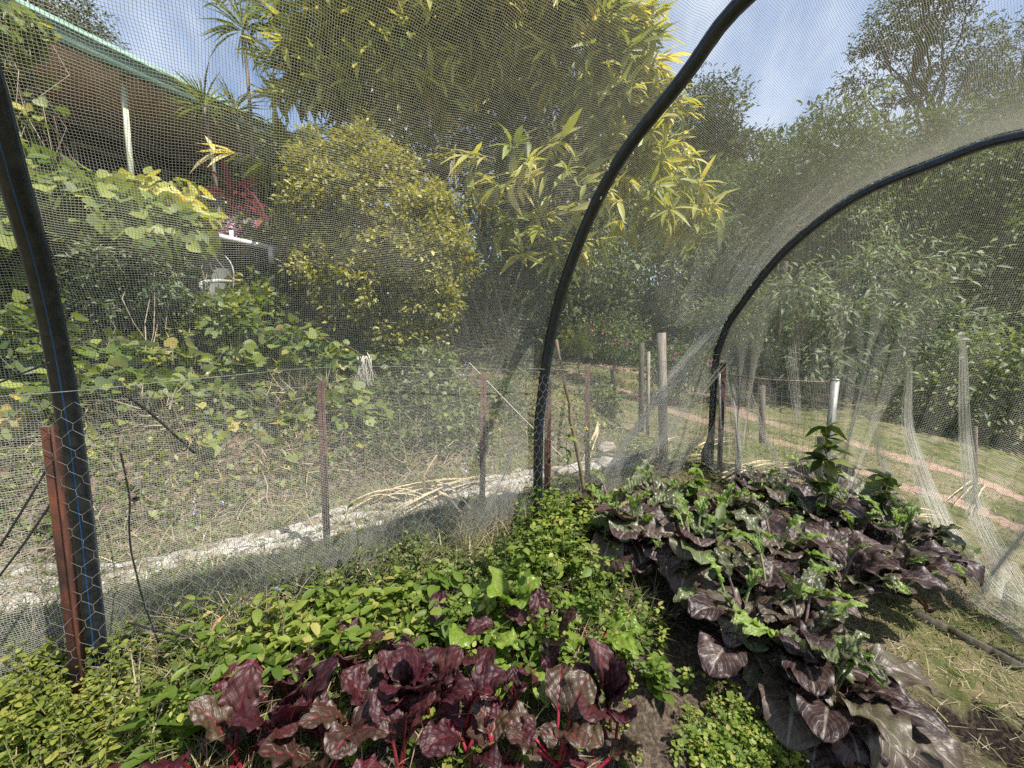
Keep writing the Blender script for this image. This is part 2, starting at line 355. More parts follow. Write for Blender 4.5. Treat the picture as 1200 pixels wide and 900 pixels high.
def to_world(s, across, z):
    xy = FOOT[None]+np.multiply.outer(s, AX)-np.multiply.outer(across, NX) if np.ndim(s) else FOOT[None]+s*AX-np.multiply.outer(across, NX)
    return np.concatenate([xy, np.asarray(z)[..., None]], -1)
hoop_labels = {1: 'black plastic pipe hoop with blue stripes beside the bright rusty picket, nearest of the hoops',
               2: 'middle black pipe hoop with blue stripes, carrying a pale dry flower head',
               3: 'far black pipe hoop at the net end wall beside the galvanised frame'}
for k in (1, 2, 3):
    q = arc_at(k, np.linspace(0, 1, 120)); P3 = to_world(HS[k], q[:, 0], q[:, 1])
    P3[0, 2] -= .25
    mb = MB(); mb.tube(P3, .028 if k < 3 else .027, 20, upv=[AX[0], AX[1], 0])
    base = (P3[0, 0], P3[0, 1], P3[1, 2])
    o = mb.build('pipe_hoop', M['pipe'], smooth=True); tag(o, hoop_labels[k], 'pipe hoop', 'hoops of the net tunnel')

# ------------------------------------------------------------------ net of real threads
def net_surface(s, tau):
    """s (n,), tau (n,) -> world points; drawn tight over the hoops and sagging a little between them"""
    s = np.asarray(s, float); tau = np.asarray(tau, float)
    q1, q2, q3 = arc_at(1, tau), arc_at(2, tau), arc_at(3, tau)
    w12 = np.clip(s/HS[2], -1, 1)[..., None]; w23 = np.clip((s-HS[2])/(HS[3]-HS[2]), 0, 1)[..., None]
    q0 = q1+np.array([.06, .0])
    q = np.where(s[..., None] < 0, q1+(q0-q1)*np.clip(-s[..., None]/1.5, 0, 1), np.where(s[..., None] < HS[2], q1+(q2-q1)*w12, q2+(q3-q2)*w23))
    fr = np.where(s < 0, np.clip(-s/1.9, 0, 1), np.where(s < HS[2], s/HS[2], (s-HS[2])/(HS[3]-HS[2])))
    cen = np.array([1.45, .75]); rad = q-cen; rn = np.linalg.norm(rad, axis=-1, keepdims=True); rad /= rn
    low = ss(.0, .22, tau)*(1-ss(.78, 1, tau))
    off = .036-.15*np.sin(np.pi*fr)*low*(1-.5*(s < HS[2])) + .012*np.sin(s*5+tau*17)*np.sin(tau*31+s*2)*np.sin(np.pi*fr)
    q = q+rad*off[..., None]
    foot_out = (1-ss(0, .05, tau))*.10*(1+.5*np.sin(s*7))
    P = to_world(s, q[..., 0]-foot_out, q[..., 1]); 
    g = H(P[..., 0], P[..., 1])+.012
    P[..., 2] = np.maximum(P[..., 2], g)
    return P
def threads(starts_pts, rad):
    """list of (n,3) polylines of equal n -> three-sided thin prisms"""
    P = np.asarray(starts_pts, np.float64)                      # (m,n,3)
    T = np.gradient(P, axis=1); T /= np.linalg.norm(T, axis=2, keepdims=True)+1e-12
    up = np.array([.31, .17, .93]); B = np.cross(T, up); B /= np.linalg.norm(B, axis=2, keepdims=True)+1e-9; Nn = np.cross(B, T)
    th = np.array([0, 2.0944, 4.18879]); m, n = P.shape[:2]
    V = P[:, :, None]+rad*(np.cos(th)[None, None, :, None]*B[:, :, None]+np.sin(th)[None, None, :, None]*Nn[:, :, None])
    base = (np.arange(m)[:, None, None]*n+np.arange(n-1)[None, :, None])*3; j = np.arange(3)[None, None]; k = (j+1) % 3
    q = np.stack([base+j, base+k, base+3+k, base+3+j], -1).reshape(-1, 4)
    return V.reshape(-1, 3), q
PITCH_N, RT = .0070, .00060
Lmax = ARC[2][0][-1]; s0, s1 = -.9, HS[3]
sv = np.arange(s0, s1, PITCH_N); tv = np.linspace(.0, 1, int(Lmax/PITCH_N))
tt = np.linspace(0, 1, 96); sg = np.linspace(s0, s1, 80)
wob = lambda a, b: .0016*np.sin(a*23+b*9)+.001*np.sin(a*61-b*27)
SA, TA = np.meshgrid(sv, tt, indexing='ij'); Va, Qa = threads(net_surface(SA+wob(TA*5, SA)*3, TA), RT)
TB, SB = np.meshgrid(tv, sg, indexing='ij'); Vb, Qb = threads(net_surface(SB, np.clip(TB+wob(SB, TB*5)*.4, 0, 1)), RT)
netroot = thing('garden_net', 'fine white knitted net stretched over the black pipe hoops', 'netting', (FOOT[0], FOOT[1], 0))
mesh_np('tunnel_cover', np.concatenate([Va, Vb]), [np.concatenate([Qa, Qb+len(Va)])], M['net'], netroot)
# end curtain: hangs from the far hoop and is drawn in to a board on the ground
CB = np.array([to_world(HS[3], np.array([-.02]), np.array([0]))[0][:2], G(880, 600)[:2], G(985, 640)[:2], G(1062, 668)[:2], G(1095, 690)[:2], G(1200, 757)[:2], G(1300, 822)[:2], np.array([2.5, 1.0]), np.array([3.46, 1.14])])
cbd = np.concatenate([[0], np.cumsum(np.linalg.norm(np.diff(CB, axis=0), axis=1))])
def curtain(tau, v):
    """tau along the hoop 0..1, v 0 at hoop .. 1 at ground"""
    top = arc_at(3, tau); T3 = to_world(HS[3]+.01, top[..., 0]-.02, top[..., 1]+.02)
    e = np.clip(tau/.72, 0, 1); dd = e**1.25*cbd[6]+(cbd[-1]-cbd[6])*np.clip((tau-.72)/.28, 0, 1)
    Bx = np.interp(dd, cbd, CB[:, 0]); By = np.interp(dd, cbd, CB[:, 1]); Bz = H(Bx, By)+.02
    Bt = np.stack([Bx, By, Bz], -1)
    vv = v**1.15
    P = T3+(Bt-T3)*vv[..., None]
    # outward belly and folds that gather towards the bottom
    out_ = np.sin(np.pi*v)*(.20*ss(0, .4, tau))
    fold = (.075*np.sin(tau*64)*np.abs(np.sin(tau*32+.6))+.04*np.sin(tau*134+1.3*v))*ss(.12, .75, v)*(1-.35*ss(.85, 1, v))
    P[..., :2] += (out_+fold)[..., None]*AX
    P[..., :2] += (.10*np.sin(tau*31+.5)*ss(.1, .7, v)*(1-ss(.9, 1, v)))[..., None]*NX
    P[..., 2] = np.maximum(P[..., 2], H(P[..., 0], P[..., 1])+.012)
    return P
t1 = np.linspace(0, 1, 740); v1 = np.linspace(0, 1, 60)
TA, VA = np.meshgrid(t1, v1, indexing='ij'); Va, Qa = threads(curtain(TA, VA), RT)
v2 = np.linspace(0, 1, 260); t2 = np.linspace(0, 1, 420)
VB_, TB = np.meshgrid(v2, t2, indexing='ij'); Vb, Qb = threads(curtain(TB, VB_), RT)
mesh_np('end_curtain', np.concatenate([Va, Vb]), [np.concatenate([Qa, Qb+len(Va)])], M['net'], netroot)
# folds where spare net is bunched: strips of tightly packed threads
def fold_strip(pts, w0, w1, n, name='net_fold', sag=.0, rad=.0006, cross=True):
    pts = np.asarray(pts, float); k = 40; t = np.linspace(0, 1, len(pts)); tq = np.linspace(0, 1, k)
    c = np.stack([np.interp(tq, t, pts[:, i]) for i in range(3)], 1)
    for _ in range(3): c[1:-1] = (c[:-2]+c[1:-1]*2+c[2:])/4
    side = np.array([AX[0], AX[1], .15]); o2 = np.array([NX[0], NX[1], 0])
    W = (w0+(w1-w0)*tq)*1.9; lines = []; n = int(n*.7)
    for i in range(n):
        a = rng.uniform(-1, 1); b = rng.uniform(-1, 1)
        wv = .25*np.sin(tq*rng.uniform(4, 14)+rng.uniform(0, 6))
        Lf_ = c+((a+wv*.4)*W)[:, None]*side*.5+((b*.5)*W)[:, None]*o2*.5
        q_ = np.linspace(rng.uniform(0, .55)*rng.random(), 1-rng.uniform(0, .12), k); lines.append(np.stack([np.interp(q_, tq, Lf_[:, m]) for m in range(3)], 1))
    V, Q = threads(lines, rad); mesh_np(name, V, [Q], M['net'], netroot)
hp = lambda k, z: to_world(HS[k]-.02, np.array([np.interp(z, ARC[k][1][:60, 1], ARC[k][1][:60, 0])-.04]), np.array([z]))[0]
fold_strip([A(840, 385, 3.36), A(800, 430, 3.3), A(755, 490, 3.15), A(705, 560, 3.0)], .16, .02, 130)
fold_strip([A(850, 420, 3.42), A(800, 480, 3.25), A(762, 535, 3.1), A(740, 562, 3.05)], .10, .02, 60)
fold_strip([A(612, 480, 2.42), A(590, 560, 2.4), A(566, 605, 2.36), A(520, 692, 2.2)], .03, .03, 46)
fold_strip([A(640, 600, 2.3), A(600, 655, 2.2), A(575, 700, 2.1)], .05, .03, 30)
fold_strip([A(1066, 425, 3.0), A(1062, 500, 2.9), A(1084, 570, 2.7), A(1112, 632, 2.45), A(1160, 700, 2.1), A(1230, 740, 1.9)], .03, .16, 130)
fold_strip([A(1128, 385, 2.9), A(1130, 500, 2.8), A(1142, 600, 2.6), A(1190, 690, 2.3), A(1230, 712, 2.1)], .03, .14, 90)
fold_strip([A(868, 440, 3.5), A(890, 500, 3.4), A(915, 550, 3.3), A(940, 590, 3.2)], .08, .02, 60)
fold_strip([A(1020, 470, 3.1), A(1035, 540, 3.0), A(1052, 590, 2.9)], .06, .05, 60)
fold_strip([A(925, 400, 3.4), A(932, 470, 3.35), A(935, 500, 3.3)], .10, .03, 50)

# ------------------------------------------------------------------ chicken wire along the wall
def hexwire():
    segs = []; a = .046; L0, L1, H1 = -.7, 3.80, .98
    def P(s, z):
        acr = .055+.012*np.sin(s*3.1)+.01*np.sin(z*9+s*4)-.10*np.exp(-((s)/.5)**2)*ss(0, .5, z)*.0
        s2 = s+.010*math.sin(z*13+s*5); x = FOOT+AX*s2-NX*acr
        return np.array([x[0], x[1], h(x[0], x[1])+z*(1+.03*math.sin(s*2.2))])
    cols = int((L1-L0)/a); rows = int(H1/(a*.86))
    for r in range(rows):
        z = r*a*.86
        for c in range(cols):
            s = L0+c*a+(a/2 if r % 2 else 0)
            j = lambda: rng.normal(0, .0025)
            p0 = P(s, z); p1 = P(s, z+a*.40); p2 = P(s+a/2+j(), z+a*.86+j()); p3 = P(s-a/2, z+a*.86)
            segs.append((p0, p1)); segs.append((p1, p2)); segs.append((p1, p3))
    Pn = np.array(segs); V, Q = threads(Pn, .00055)
    for z in (H1,):
        line = np.array([[P(s, z) for s in np.linspace(L0, L1, 120)]]); v, q = threads(line, .0014); V2 = len(V); V = np.concatenate([V, v]); Q = np.concatenate([Q, q+V2])
    return V, Q
V, Q = hexwire()
o = mesh_np('chicken_wire_fence', V, [Q], M['wire']); tag(o, 'grey hexagonal chicken wire tied along the foot of the hoops', 'wire fence')

# ------------------------------------------------------------------ pickets, stakes, posts
YSEC = [(0, .030), (.004, .006), (.026, -.016), (.022, -.021), (0, -.004), (-.022, -.021), (-.026, -.016), (-.004, .006)]
def picket(px0, py0, px1, py1, mat, label, group=None, sc_=1.0, depth=None, name='steel_picket'):
    b = G(px0, py0) if depth is None else A(px0, py0, depth)
    t = A(px1, py1, b[1]); mb = MB(); d = (t-b)/np.linalg.norm(t-b)
    mb.prism([(x*sc_, y*sc_) for x, y in YSEC], b-d*.2, t)
    o = mb.build(name, mat); tag(o, label, 'fence picket', group); return b, t
b, t = picket(100, 838, 60, 500, M['rust'], 'thick bright orange rusty steel picket leaning against the nearest hoop', sc_=.68)
b2, t2_ = picket(641, 612, 642, 449, M['rust_dark'], 'dark red rusty picket standing beside the foot of the middle hoop', sc_=.75)
picket(842, 552, 847, 425, M['rust_dark'], 'dark rusty picket wired to the foot of the far hoop', sc_=.9)
og = 'outer fence pickets behind the net'
picket(385, 650, 377, 446, M['rust_dark'], 'rusty picket in front of the vine covered bank, left of the outer pickets', og, .72)
picket(565, 602, 567, 437, M['rust_dark'], 'rusty picket standing at the end of the white sheet, behind the pale strap of net', og, .7)
picket(688, 566, 688, 430, M['rust_dark'], 'rusty picket beside the small yellow flower, right of the leaning cane', og, .75)
def stake(px0, py0, px1, py1, wpx, mat, label, name='timber_stake', cat='stake', depth=None, group=None, square=True):
    b = G(px0, py0) if depth is None else A(px0, py0, depth); t = A(px1, py1, b[1]); w_ = wpx/480*b[1]/2; mb = MB(); d = (t-b)/np.linalg.norm(t-b)
    if square:
        mb.prism([(-w_, -w_), (w_, -w_), (w_, w_), (-w_, w_)], b-d*.15, t+d*.0)
    else:
        k = 14; T = np.linspace(0, 1, k)[:, None]; P = b-d*.1+(t-b+d*.1)*T; P[1:-1] += rng.normal(0, .003, (k-2, 3)); mb.tube(P, np.linspace(w_, w_*.7, k), 8)
    o = mb.build(name, mat); tag(o, label, cat, group); return b, t
stake(778, 552, 775, 390, 8, M['woodgrey'], 'tall square weathered timber stake in the grass, right of the pair of stakes')
stake(751, 508, 752, 402, 5, M['wooddark'], 'dark weathered timber stake left in the pair by the track')
stake(759, 512, 760, 412, 3.2, M['woodgrey'], 'thin pale timber stake right in the pair by the track')
stake(893, 520, 893, 452, 5, M['wooddark'], 'short dark post seen through the wire mesh beside the track')
stake(1143, 640, 1143, 500, 3, M['wooddark'], 'thin dark stake standing behind the loose net on the right', depth=3.9)
stake(692, 616, 652, 398, 5, M['cane'], 'long brown cane leaning beside the middle hoop', 'garden_cane', 'cane', square=False)
stake(722, 470, 716, 430, 3, M['wooddark'], 'small grey stump post under the yellow green sapling near the track start', depth=6)
# galvanised end frame of welded mesh
root = None
p0 = G(846, 556); pt = A(843, 437, p0[1]); q0 = A(962, 600, p0[1]-.42); q0[2] = h(q0[0], q0[1]); qt = A(979, 445, q0[1])
root = thing('mesh_gate', 'galvanised frame filled with square wire mesh beside the far hoop', 'mesh panel', p0)
mb = MB(); mb.tube([p0-[0, 0, .05], pt], .011, 8); mb.build('frame_post', M['galv'], root, True)
mb = MB(); mb.tube([q0-[0, 0, .1], qt], .026, 12); mb.tube([qt, qt+[0, 0, .006]], [.03, .022], 12); mb.build('end_post', M['galv'], root, True)
mb = MB(); mb.tube([pt-[0, 0, .01], (pt+qt)/2-[0, 0, .03], qt-[0, 0, .02]], .005, 6); mb.build('top_rail', M['wirerust'], root)
seg = []
for f_ in np.linspace(0, 1, 20):
    a_ = p0+(q0-p0)*f_; b_ = pt+(qt-pt)*f_; a_ = np.array([a_[0], a_[1], h(a_[0], a_[1])]); seg.append((a_, b_))
for f_ in np.linspace(.03, .99, 20):
    a_ = p0+(pt-p0)*f_; b_ = q0+(qt-q0)*f_; seg.append((a_, b_))
V, Q = threads(np.array(seg), .0012); mesh_np('wire_mesh', V, [Q], M['wire'], root)
# greenish timber prop in front of the gate post
stake(963, 610, 965, 512, 9, plain('green_timber', (.16, .17, .12), (.26, .26, .19), .9, 9, bump=.3, stretch=(8, 8, 1)), 'greenish weathered timber prop in front of the galvanised post', 'timber_stake', depth=q0[1]-.1)

# outer wire fence strands and the wire to the right
def wire_thing(pts, r, mat, name, label, cat, sag=0, group=None):
    pts = np.asarray(pts, float); t = np.linspace(0, 1, len(pts)); tq = np.linspace(0, 1, 24*(len(pts)-1)//max(1, len(pts)-1)+12)
    P = np.stack([np.interp(tq, t, pts[:, i]) for i in range(3)], 1)
    if len(pts) > 2:
        for _ in range(4): P[1:-1] = (P[:-2]+2*P[1:-1]+P[2:])/4
    P[:, 2] -= sag*np.sin(np.pi*tq); mb = MB(); mb.tube(P, r, 5); o = mb.build(name, mat); tag(o, label, cat, group); return o
seg = []
for z in (.12, .27, .42, .57, .72, .86):
    pr = None
    for s in np.linspace(-.8, 3.6, 60):
        x = FOOT+AX*s+NX*.46; p = np.array([x[0], x[1], h(x[0], x[1])+z+.01*math.sin(s*3+z*9)])
        if pr is not None: seg.append((pr, p))
        pr = p
for s in np.arange(-.8, 3.6, .10):
    x = FOOT+AX*s+NX*.46; g_ = h(x[0], x[1]); seg.append((np.array([x[0], x[1], g_+.12]), np.array([x[0], x[1], g_+.86])))
V, Q = threads(np.array(seg), .0010); o = mesh_np('field_fence', V, [Q], M['wirerust']); tag(o, 'thin rusty ringlock wire fence strung along the outer pickets', 'wire fence')
seg = []
fa, fb = qt.copy(), A(1205, 548, 3.0)
WL = [(A(1027, 500, 4.2), A(1205, 548, 3.4)), (A(1027, 560, 4.2), A(1205, 612, 3.4)), (A(985, 450, 3.2), A(1030, 500, 4.2))]
for a_, b_ in WL: seg.append((a_, b_))
V, Q = threads(np.array(seg[:1]), .0045); V2, Q2 = threads(np.array(seg[1:]), .0018)
gx = []
for f_ in np.linspace(0, 1, 18):
    a_ = WL[0][0]+(WL[0][1]-WL[0][0])*f_; gx.append((a_, np.array([a_[0], a_[1], h(a_[0], a_[1])])))
V3, Q3 = threads(np.array(gx), .0012)
o = mesh_np('wire_fence', np.concatenate([V, V2, V3]), [np.concatenate([Q, Q2+len(V), Q3+len(V)+len(V2)])], M['wire']); tag(o, 'wire fence with a pale top rail running beyond the loose net on the right', 'wire fence')
wire_thing([A(550, 425, 3.2), A(610, 487, 3.0), A(682, 558, 2.9)], .0035, M['rope'], 'guy_rope', 'pale rope running down behind the middle hoop to the ground', 'rope')
# black ties
def on_net(px, py, _=0):
    d = ray(px, py); k = d[:2]@NX; t = ((FOOT-CC[:2])@NX-.05)/k; p = CC+d*t; zz = p[2]-.95
    if zz > 0: p = CC+d*(t-.10*zz)
    return p
TL = [([(150, 465, 1.55), (172, 480, 1.56), (200, 505, 1.6), (228, 531, 1.62)], .0042, 'thick black tie hanging diagonally in the net above the bare bank'),
      ([(141, 528, 1.5), (146, 552, 1.5), (153, 586, 1.5), (151, 612, 1.5), (153, 645, 1.5), (160, 672, 1.5), (166, 700, 1.5), (186, 754, 1.5)], .003, 'long knotted black tie hanging down the net right of the rusty picket'),
      ([(150, 729, 1.42), (180, 738, 1.42), (215, 745, 1.43), (247, 749, 1.44)], .0038, 'short black tie lying level low in the net near the wooden offcut'),
      ([(-10, 452, 1.2), (20, 440, 1.2), (58, 425, 1.2)], .003, 'black tie tight to the top of the chicken wire left of the nearest hoop'),
      ([(0, 640, 1.15), (28, 595, 1.16), (56, 548, 1.18)], .0032, 'upper black tie running down left from the rusty picket'),
      ([(-6, 682, 1.12), (26, 640, 1.14), (60, 590, 1.17)], .0032, 'lower black tie running down left from the rusty picket')]
for pts, r, lab in TL: wire_thing([on_net(*p) for p in pts], r*.9, M['tie'], 'plastic_tie', lab, 'tie', group='black ties holding the net')
mb = MB()
for k in range(3):
    c = on_net(157, 586); th = np.linspace(0, 5.5, 14); mb.tube(np.stack([c[0]+.008*np.cos(th)+.004*k, c[1]+.003*np.sin(th*2), c[2]+.006*np.sin(th)+.002*k], 1), .002, 5)
o = mb.build('tie_knot', M['tie']); tag(o, 'black knot joining two pieces of the hanging tie', 'knot')

# dried flower head and droppings on the middle hoop
c = A(711, 200, 1.93)+np.array([-.012, -.035, .0]); mb = MB()
for k in range(26):
    d = np.array([rng.normal(), -abs(rng.normal())*.6, rng.normal()]); d /= np.linalg.norm(d); mb.tube([c, c+d*.008, c+d*rng.uniform(.014, .022)], [.001, .003, .0012], 5)
o = mb.build('dried_flower', plain('pale_yellow_seed', (.45, .44, .25), (.66, .62, .42), .8, 90)); tag(o, 'pale yellow spiky dried flower head stuck to the middle hoop', 'seed head')
for (px, py), nm in (((695, 225), 'small white dropping on the middle hoop, upper of two'), ((702, 235), 'small pale dropping on the middle hoop, lower of two')):
    c = A(px, py, 1.96)+np.array([0, -.036, 0]); mb = MB()
    for k in range(5): mb.tube([c+rng.normal(0, .003, 3), c+rng.normal(0, .003, 3)+[0, 0, -.006]], [.003, .002], 6)
    o = mb.build('bird_dropping', plain('dropping', (.6, .6, .52), (.75, .74, .66), .8)); tag(o, nm, 'dropping')

# ------------------------------------------------------------------ leaves
def T_diamond(w=.42, fold=.12): return np.array([[0, 0, 0], [w/2, .42, fold], [0, 1, 0], [-w/2, .42, fold]]), [np.array([[0, 1, 2], [0, 2, 3]])]
def T_lance(w=.16, droop=.25):
    V = [[0, 0, 0]]
    for y, k in ((.3, .9), (.62, .85)): V += [[w/2*k, y, .03-droop*y*y], [0, y, -droop*y*y], [-w/2*k, y, .03-droop*y*y]]
    V += [[0, 1, -droop]]
    return np.array(V), [np.array([[0, 1, 2], [0, 2, 3], [4, 7, 5], [5, 7, 6]]), np.array([[1, 4, 5, 2], [2, 5, 6, 3]])]
def T_oval(w=.6, cup=.22):
    th = np.array([0, .18, .5, .78, 1]); wd = np.array([0, .42, .5, .3, 0])*w*2
    V = []
    for y, q in zip(th, wd): V += [[q/2, y, cup*(q/w)**2*.5-.15*y*y], [0, y, -.15*y*y], [-q/2, y, cup*(q/w)**2*.5-.15*y*y]]
    F_ = []
    for i in range(4): a = i*3; F_ += [[a, a+3, a+4, a+1], [a+1, a+4, a+5, a+2]]
    return np.array(V), [np.array(F_)]
def T_heart():
    o = np.array([[0, .08], [.25, -.10], [.52, .08], [.58, .38], [.40, .72], [.12, .93], [0, 1.02], [-.12, .93], [-.40, .72], [-.58, .38], [-.52, .08], [-.25, -.10]])
    z = np.array([0, .05, .08, .06, .0, -.10, -.14, -.10, 0, .06, .08, .05]); c = [[0, .42, -.06]]
    V = np.concatenate([c, np.column_stack([o, z])]); k = len(o); return V, [np.array([[0, 1+(i+1) % k, 1+i] for i in range(k)])]
def T_blade(w=.05, bend=.5): return np.array([[-w/2, 0, 0], [w/2, 0, 0], [w*.4, .5, bend*.2], [-w*.4, .5, bend*.2], [0, 1, bend]]), [np.array([[0, 1, 2, 3]]), np.array([[3, 2, 4]])]
def leaves(tpl, pos, ax, nrm, size, wscale=1.0, rnd=None):
    V0, P0 = tpl; n = len(pos); ax = ax/(np.linalg.norm(ax, axis=1, keepdims=True)+1e-9)
    X_ = np.cross(ax, nrm); X_ /= np.linalg.norm(X_, axis=1, keepdims=True)+1e-9; Zz = np.cross(X_, ax)
    size = np.broadcast_to(size, (n,)); ws = np.broadcast_to(wscale, (n,))
    V = pos[:, None]+size[:, None, None]*(V0[None, :, 0, None]*X_[:, None]*ws[:, None, None]+V0[None, :, 1, None]*ax[:, None]+V0[None, :, 2, None]*Zz[:, None])
    m = len(V0); P = [(p[None]+(np.arange(n)*m)[:, None, None]).reshape(-1, p.shape[1]) for p in P0]
    r = rng.random(n) if rnd is None else rnd
    return V.reshape(-1, 3), P, np.repeat(r, m)
def join(parts):
    V = []; P = []; Rr = []; n = 0
    for v, p, r in parts:
        V.append(v); P += [q+n for q in p]; Rr.append(r); n += len(v)
    by = {}
    for q in P: by.setdefault(q.shape[1], []).append(q)
    return np.concatenate(V), [np.concatenate(q) for q in by.values()], np.concatenate(Rr)
def unit(n): v = rng.normal(size=(n, 3)); return v/np.linalg.norm(v, axis=1, keepdims=True)
def clumped(blobs, nclump, per, cr, tpl, size, droop=.3, up=.8, shell=.55, wj=.25, flat=.7, gap=0.0):
    """leaf clumps spread through uneven blobs ((x,y,z),(rx,ry,rz)); returns leaves and the clump centres"""
    B = np.array([b[0] for b in blobs]); Rr = np.array([b[1] for b in blobs], float); vol = Rr.prod(1)**(2/3); pr = vol/vol.sum()
    bi = rng.choice(len(blobs), nclump, p=pr); d = unit(nclump)
    lump = 1+.18*np.sin(d[:, 0]*5+bi)+.14*np.sin(d[:, 2]*7+bi*2)+.1*np.sin(d[:, 1]*9)
    rad = (shell+(1-shell)*rng.random(nclump)**.6)*lump
    C = B[bi]+d*rad[:, None]*Rr[bi]
    tone = np.clip(rng.normal(.5, .16, nclump), 0, 1)
    cs = cr*rng.uniform(.6, 1.4, nclump); n = nclump*per; ci = np.repeat(np.arange(nclump), per)
    off = unit(n)*(rng.random(n)**.5)[:, None]; off[:, 2] *= flat
    pos = C[ci]+off*cs[ci][:, None]
    ax = off+.5*d[ci]+rng.normal(0, .45, (n, 3)); ax[:, 2] -= droop
    nr = rng.normal(0, .45, (n, 3))+.35*d[ci]; nr[:, 2] += up
    sz = size*rng.uniform(.6, 1.3, n)
    return leaves(tpl, pos, ax, nr, sz, rng.uniform(1-wj, 1+wj, n), np.clip(tone[ci]+rng.normal(0, .16, n), 0, 1)), C, cs
def pblob(px, py, rx, ry, Y, ry_depth=None):
    return (A(px, py, Y), (rx/F*Y, (ry_depth or (rx+ry)/2/F*Y), ry/F*Y))
def branch(mb, a, b, r0, r1, k=8, wob_=.06, sag=0.0, sides=6):
    a = np.asarray(a, float); b = np.asarray(b, float); t = np.linspace(0, 1, k)[:, None]; Ln = np.linalg.norm(b-a)
    P = a+(b-a)*t+np.array([0, 0, 1.])*np.sin(np.pi*t)*Ln*sag
    P[1:-1] += rng.normal(0, wob_*Ln/4, (k-2, 3)); mb.tube(P, np.linspace(r0, r1, k), sides); return P
def tree(name, label, cat, base, blobs, mats, tpl, nclump, per, cr, size, trunk_r, top=None, group=None, nlimb=14, foliage='crown', stem='trunk', twigs=60, **kw):
    base = np.array(base, float); root = thing(name, label, cat, base, group)
    lv, C, cs = clumped(blobs, nclump, per, cr, tpl, size, **kw)
    V, P, r = join([lv]); mesh_np(foliage, V, P, mats[0], root, r)
    if top is None:
        top = np.array(blobs[0][0], float)
    mb = MB(); k = 14; t = np.linspace(0, 1, k)[:, None]; P0 = base-[0, 0, .3]+(np.array(top)-base+[0, 0, .3])*t; P0[1:-1, :2] += rng.normal(0, .012*np.linalg.norm(top-base), (k-2, 2))
    mb.tube(P0, np.linspace(trunk_r, trunk_r*.3, k), 9)
    for i in rng.choice(len(C), min(nlimb, len(C)), replace=False):
        zc = C[i][2]; hgt = np.clip((zc-base[2])/(top[2]-base[2]+1e-6)-.25, .25, .95); j = int(hgt*(k-1)); s_ = P0[j]
        Q_ = branch(mb, s_, C[i], trunk_r*.45*(1-hgt*.5), trunk_r*.08, sag=.06)
        near = np.argsort(np.linalg.norm(C-C[i], axis=1))[1:1+max(1, twigs//nlimb)]
        for m_ in near: branch(mb, Q_[rng.integers(4, 7)], C[m_], trunk_r*.12, trunk_r*.04, 5, .08, sides=4)
    mb.build(stem, mats[1], root, True)
    return root, C
ML = {}
ML['gum'] = leafmat('gum_leaf', [(0, (.028, .04, .022)), (.5, (.055, .075, .038)), (1, (.13, .15, .08))], .6, .3, .3)
ML['dark'] = leafmat('dark_leaf', [(0, (.03, .05, .02)), (.45, (.07, .10, .038)), (.8, (.14, .175, .075)), (1, (.26, .29, .18))], .6, .3, .35)
ML['mid'] = leafmat('mid_leaf', [(0, (.04, .07, .016)), (.5, (.10, .14, .038)), (1, (.25, .27, .09))], .5, .4, .35)
ML['yel'] = leafmat('yellow_leaf', [(0, (.09, .13, .025)), (.35, (.26, .30, .06)), (.75, (.50, .48, .12)), (1, (.66, .58, .28))], .5, .4, .42, (1.3, 1.2, .5))
ML['gold'] = leafmat('golden_leaf', [(0, (.09, .11, .02)), (.3, (.21, .215, .045)), (.7, (.36, .34, .085)), (1, (.50, .46, .15))], .5, .4, .35, (1.25, 1.2, .5))
ML['vine'] = leafmat('vine_leaf', [(0, (.045, .085, .018)), (.45, (.13, .18, .04)), (.8, (.26, .29, .07)), (1, (.42, .34, .10))], .5, .4, .4)
ML['grey'] = leafmat('greygreen_leaf', [(0, (.06, .09, .045)), (.5, (.13, .17, .09)), (1, (.28, .31, .20))], .6, .3, .3)
ML['lime'] = leafmat('lime_leaf', [(0, (.06, .11, .016)), (.5, (.15, .22, .035)), (.85, (.29, .34, .07)), (1, (.42, .38, .12))], .5, .4, .45, (1.2, 1.4, .5))
ML['grass'] = leafmat('grass_blade', [(0, (.05, .09, .015)), (.5, (.12, .17, .035)), (.8, (.22, .24, .07)), (1, (.42, .36, .2))], .55, .3, .35)
ML['strawb'] = leafmat('straw_blade', [(0, (.14, .11, .07)), (.5, (.32, .26, .16)), (1, (.52, .44, .30))], .7, .2, .2, (1, 1, .8))
ML['red'] = leafmat('cordyline_leaf', [(0, (.04, .010, .014)), (.5, (.11, .022, .035)), (1, (.26, .09, .09))], .4, .5, .35, (1.4, .7, .8))
ML['pink'] = leafmat('pink_petal', [(0, (.55, .06, .28)), (.5, (.7, .16, .42)), (1, (.8, .4, .6))], .6, .2, .4, (1, 1, 1))
ML['palepink'] = leafmat('pale_pink_petal', [(0, (.7, .38, .55)), (1, (.85, .62, .75))], .6, .2, .4, (1, 1, 1))
ML['lilac'] = leafmat('lilac_petal', [(0, (.38, .36, .65)), (1, (.7, .7, .85))], .6, .2, .3, (1, 1, 1))
ML['yflower'] = leafmat('yellow_petal', [(0, (.75, .5, .03)), (1, (.85, .65, .1))], .6, .2, .3, (1, 1, 1))

ML['cornerw'] = leafmat('corner_weed_leaf', [(0, (.07, .11, .018)), (.5, (.17, .21, .035)), (1, (.34, .34, .07))], .5, .4, .4, (1.2, 1.3, .5))
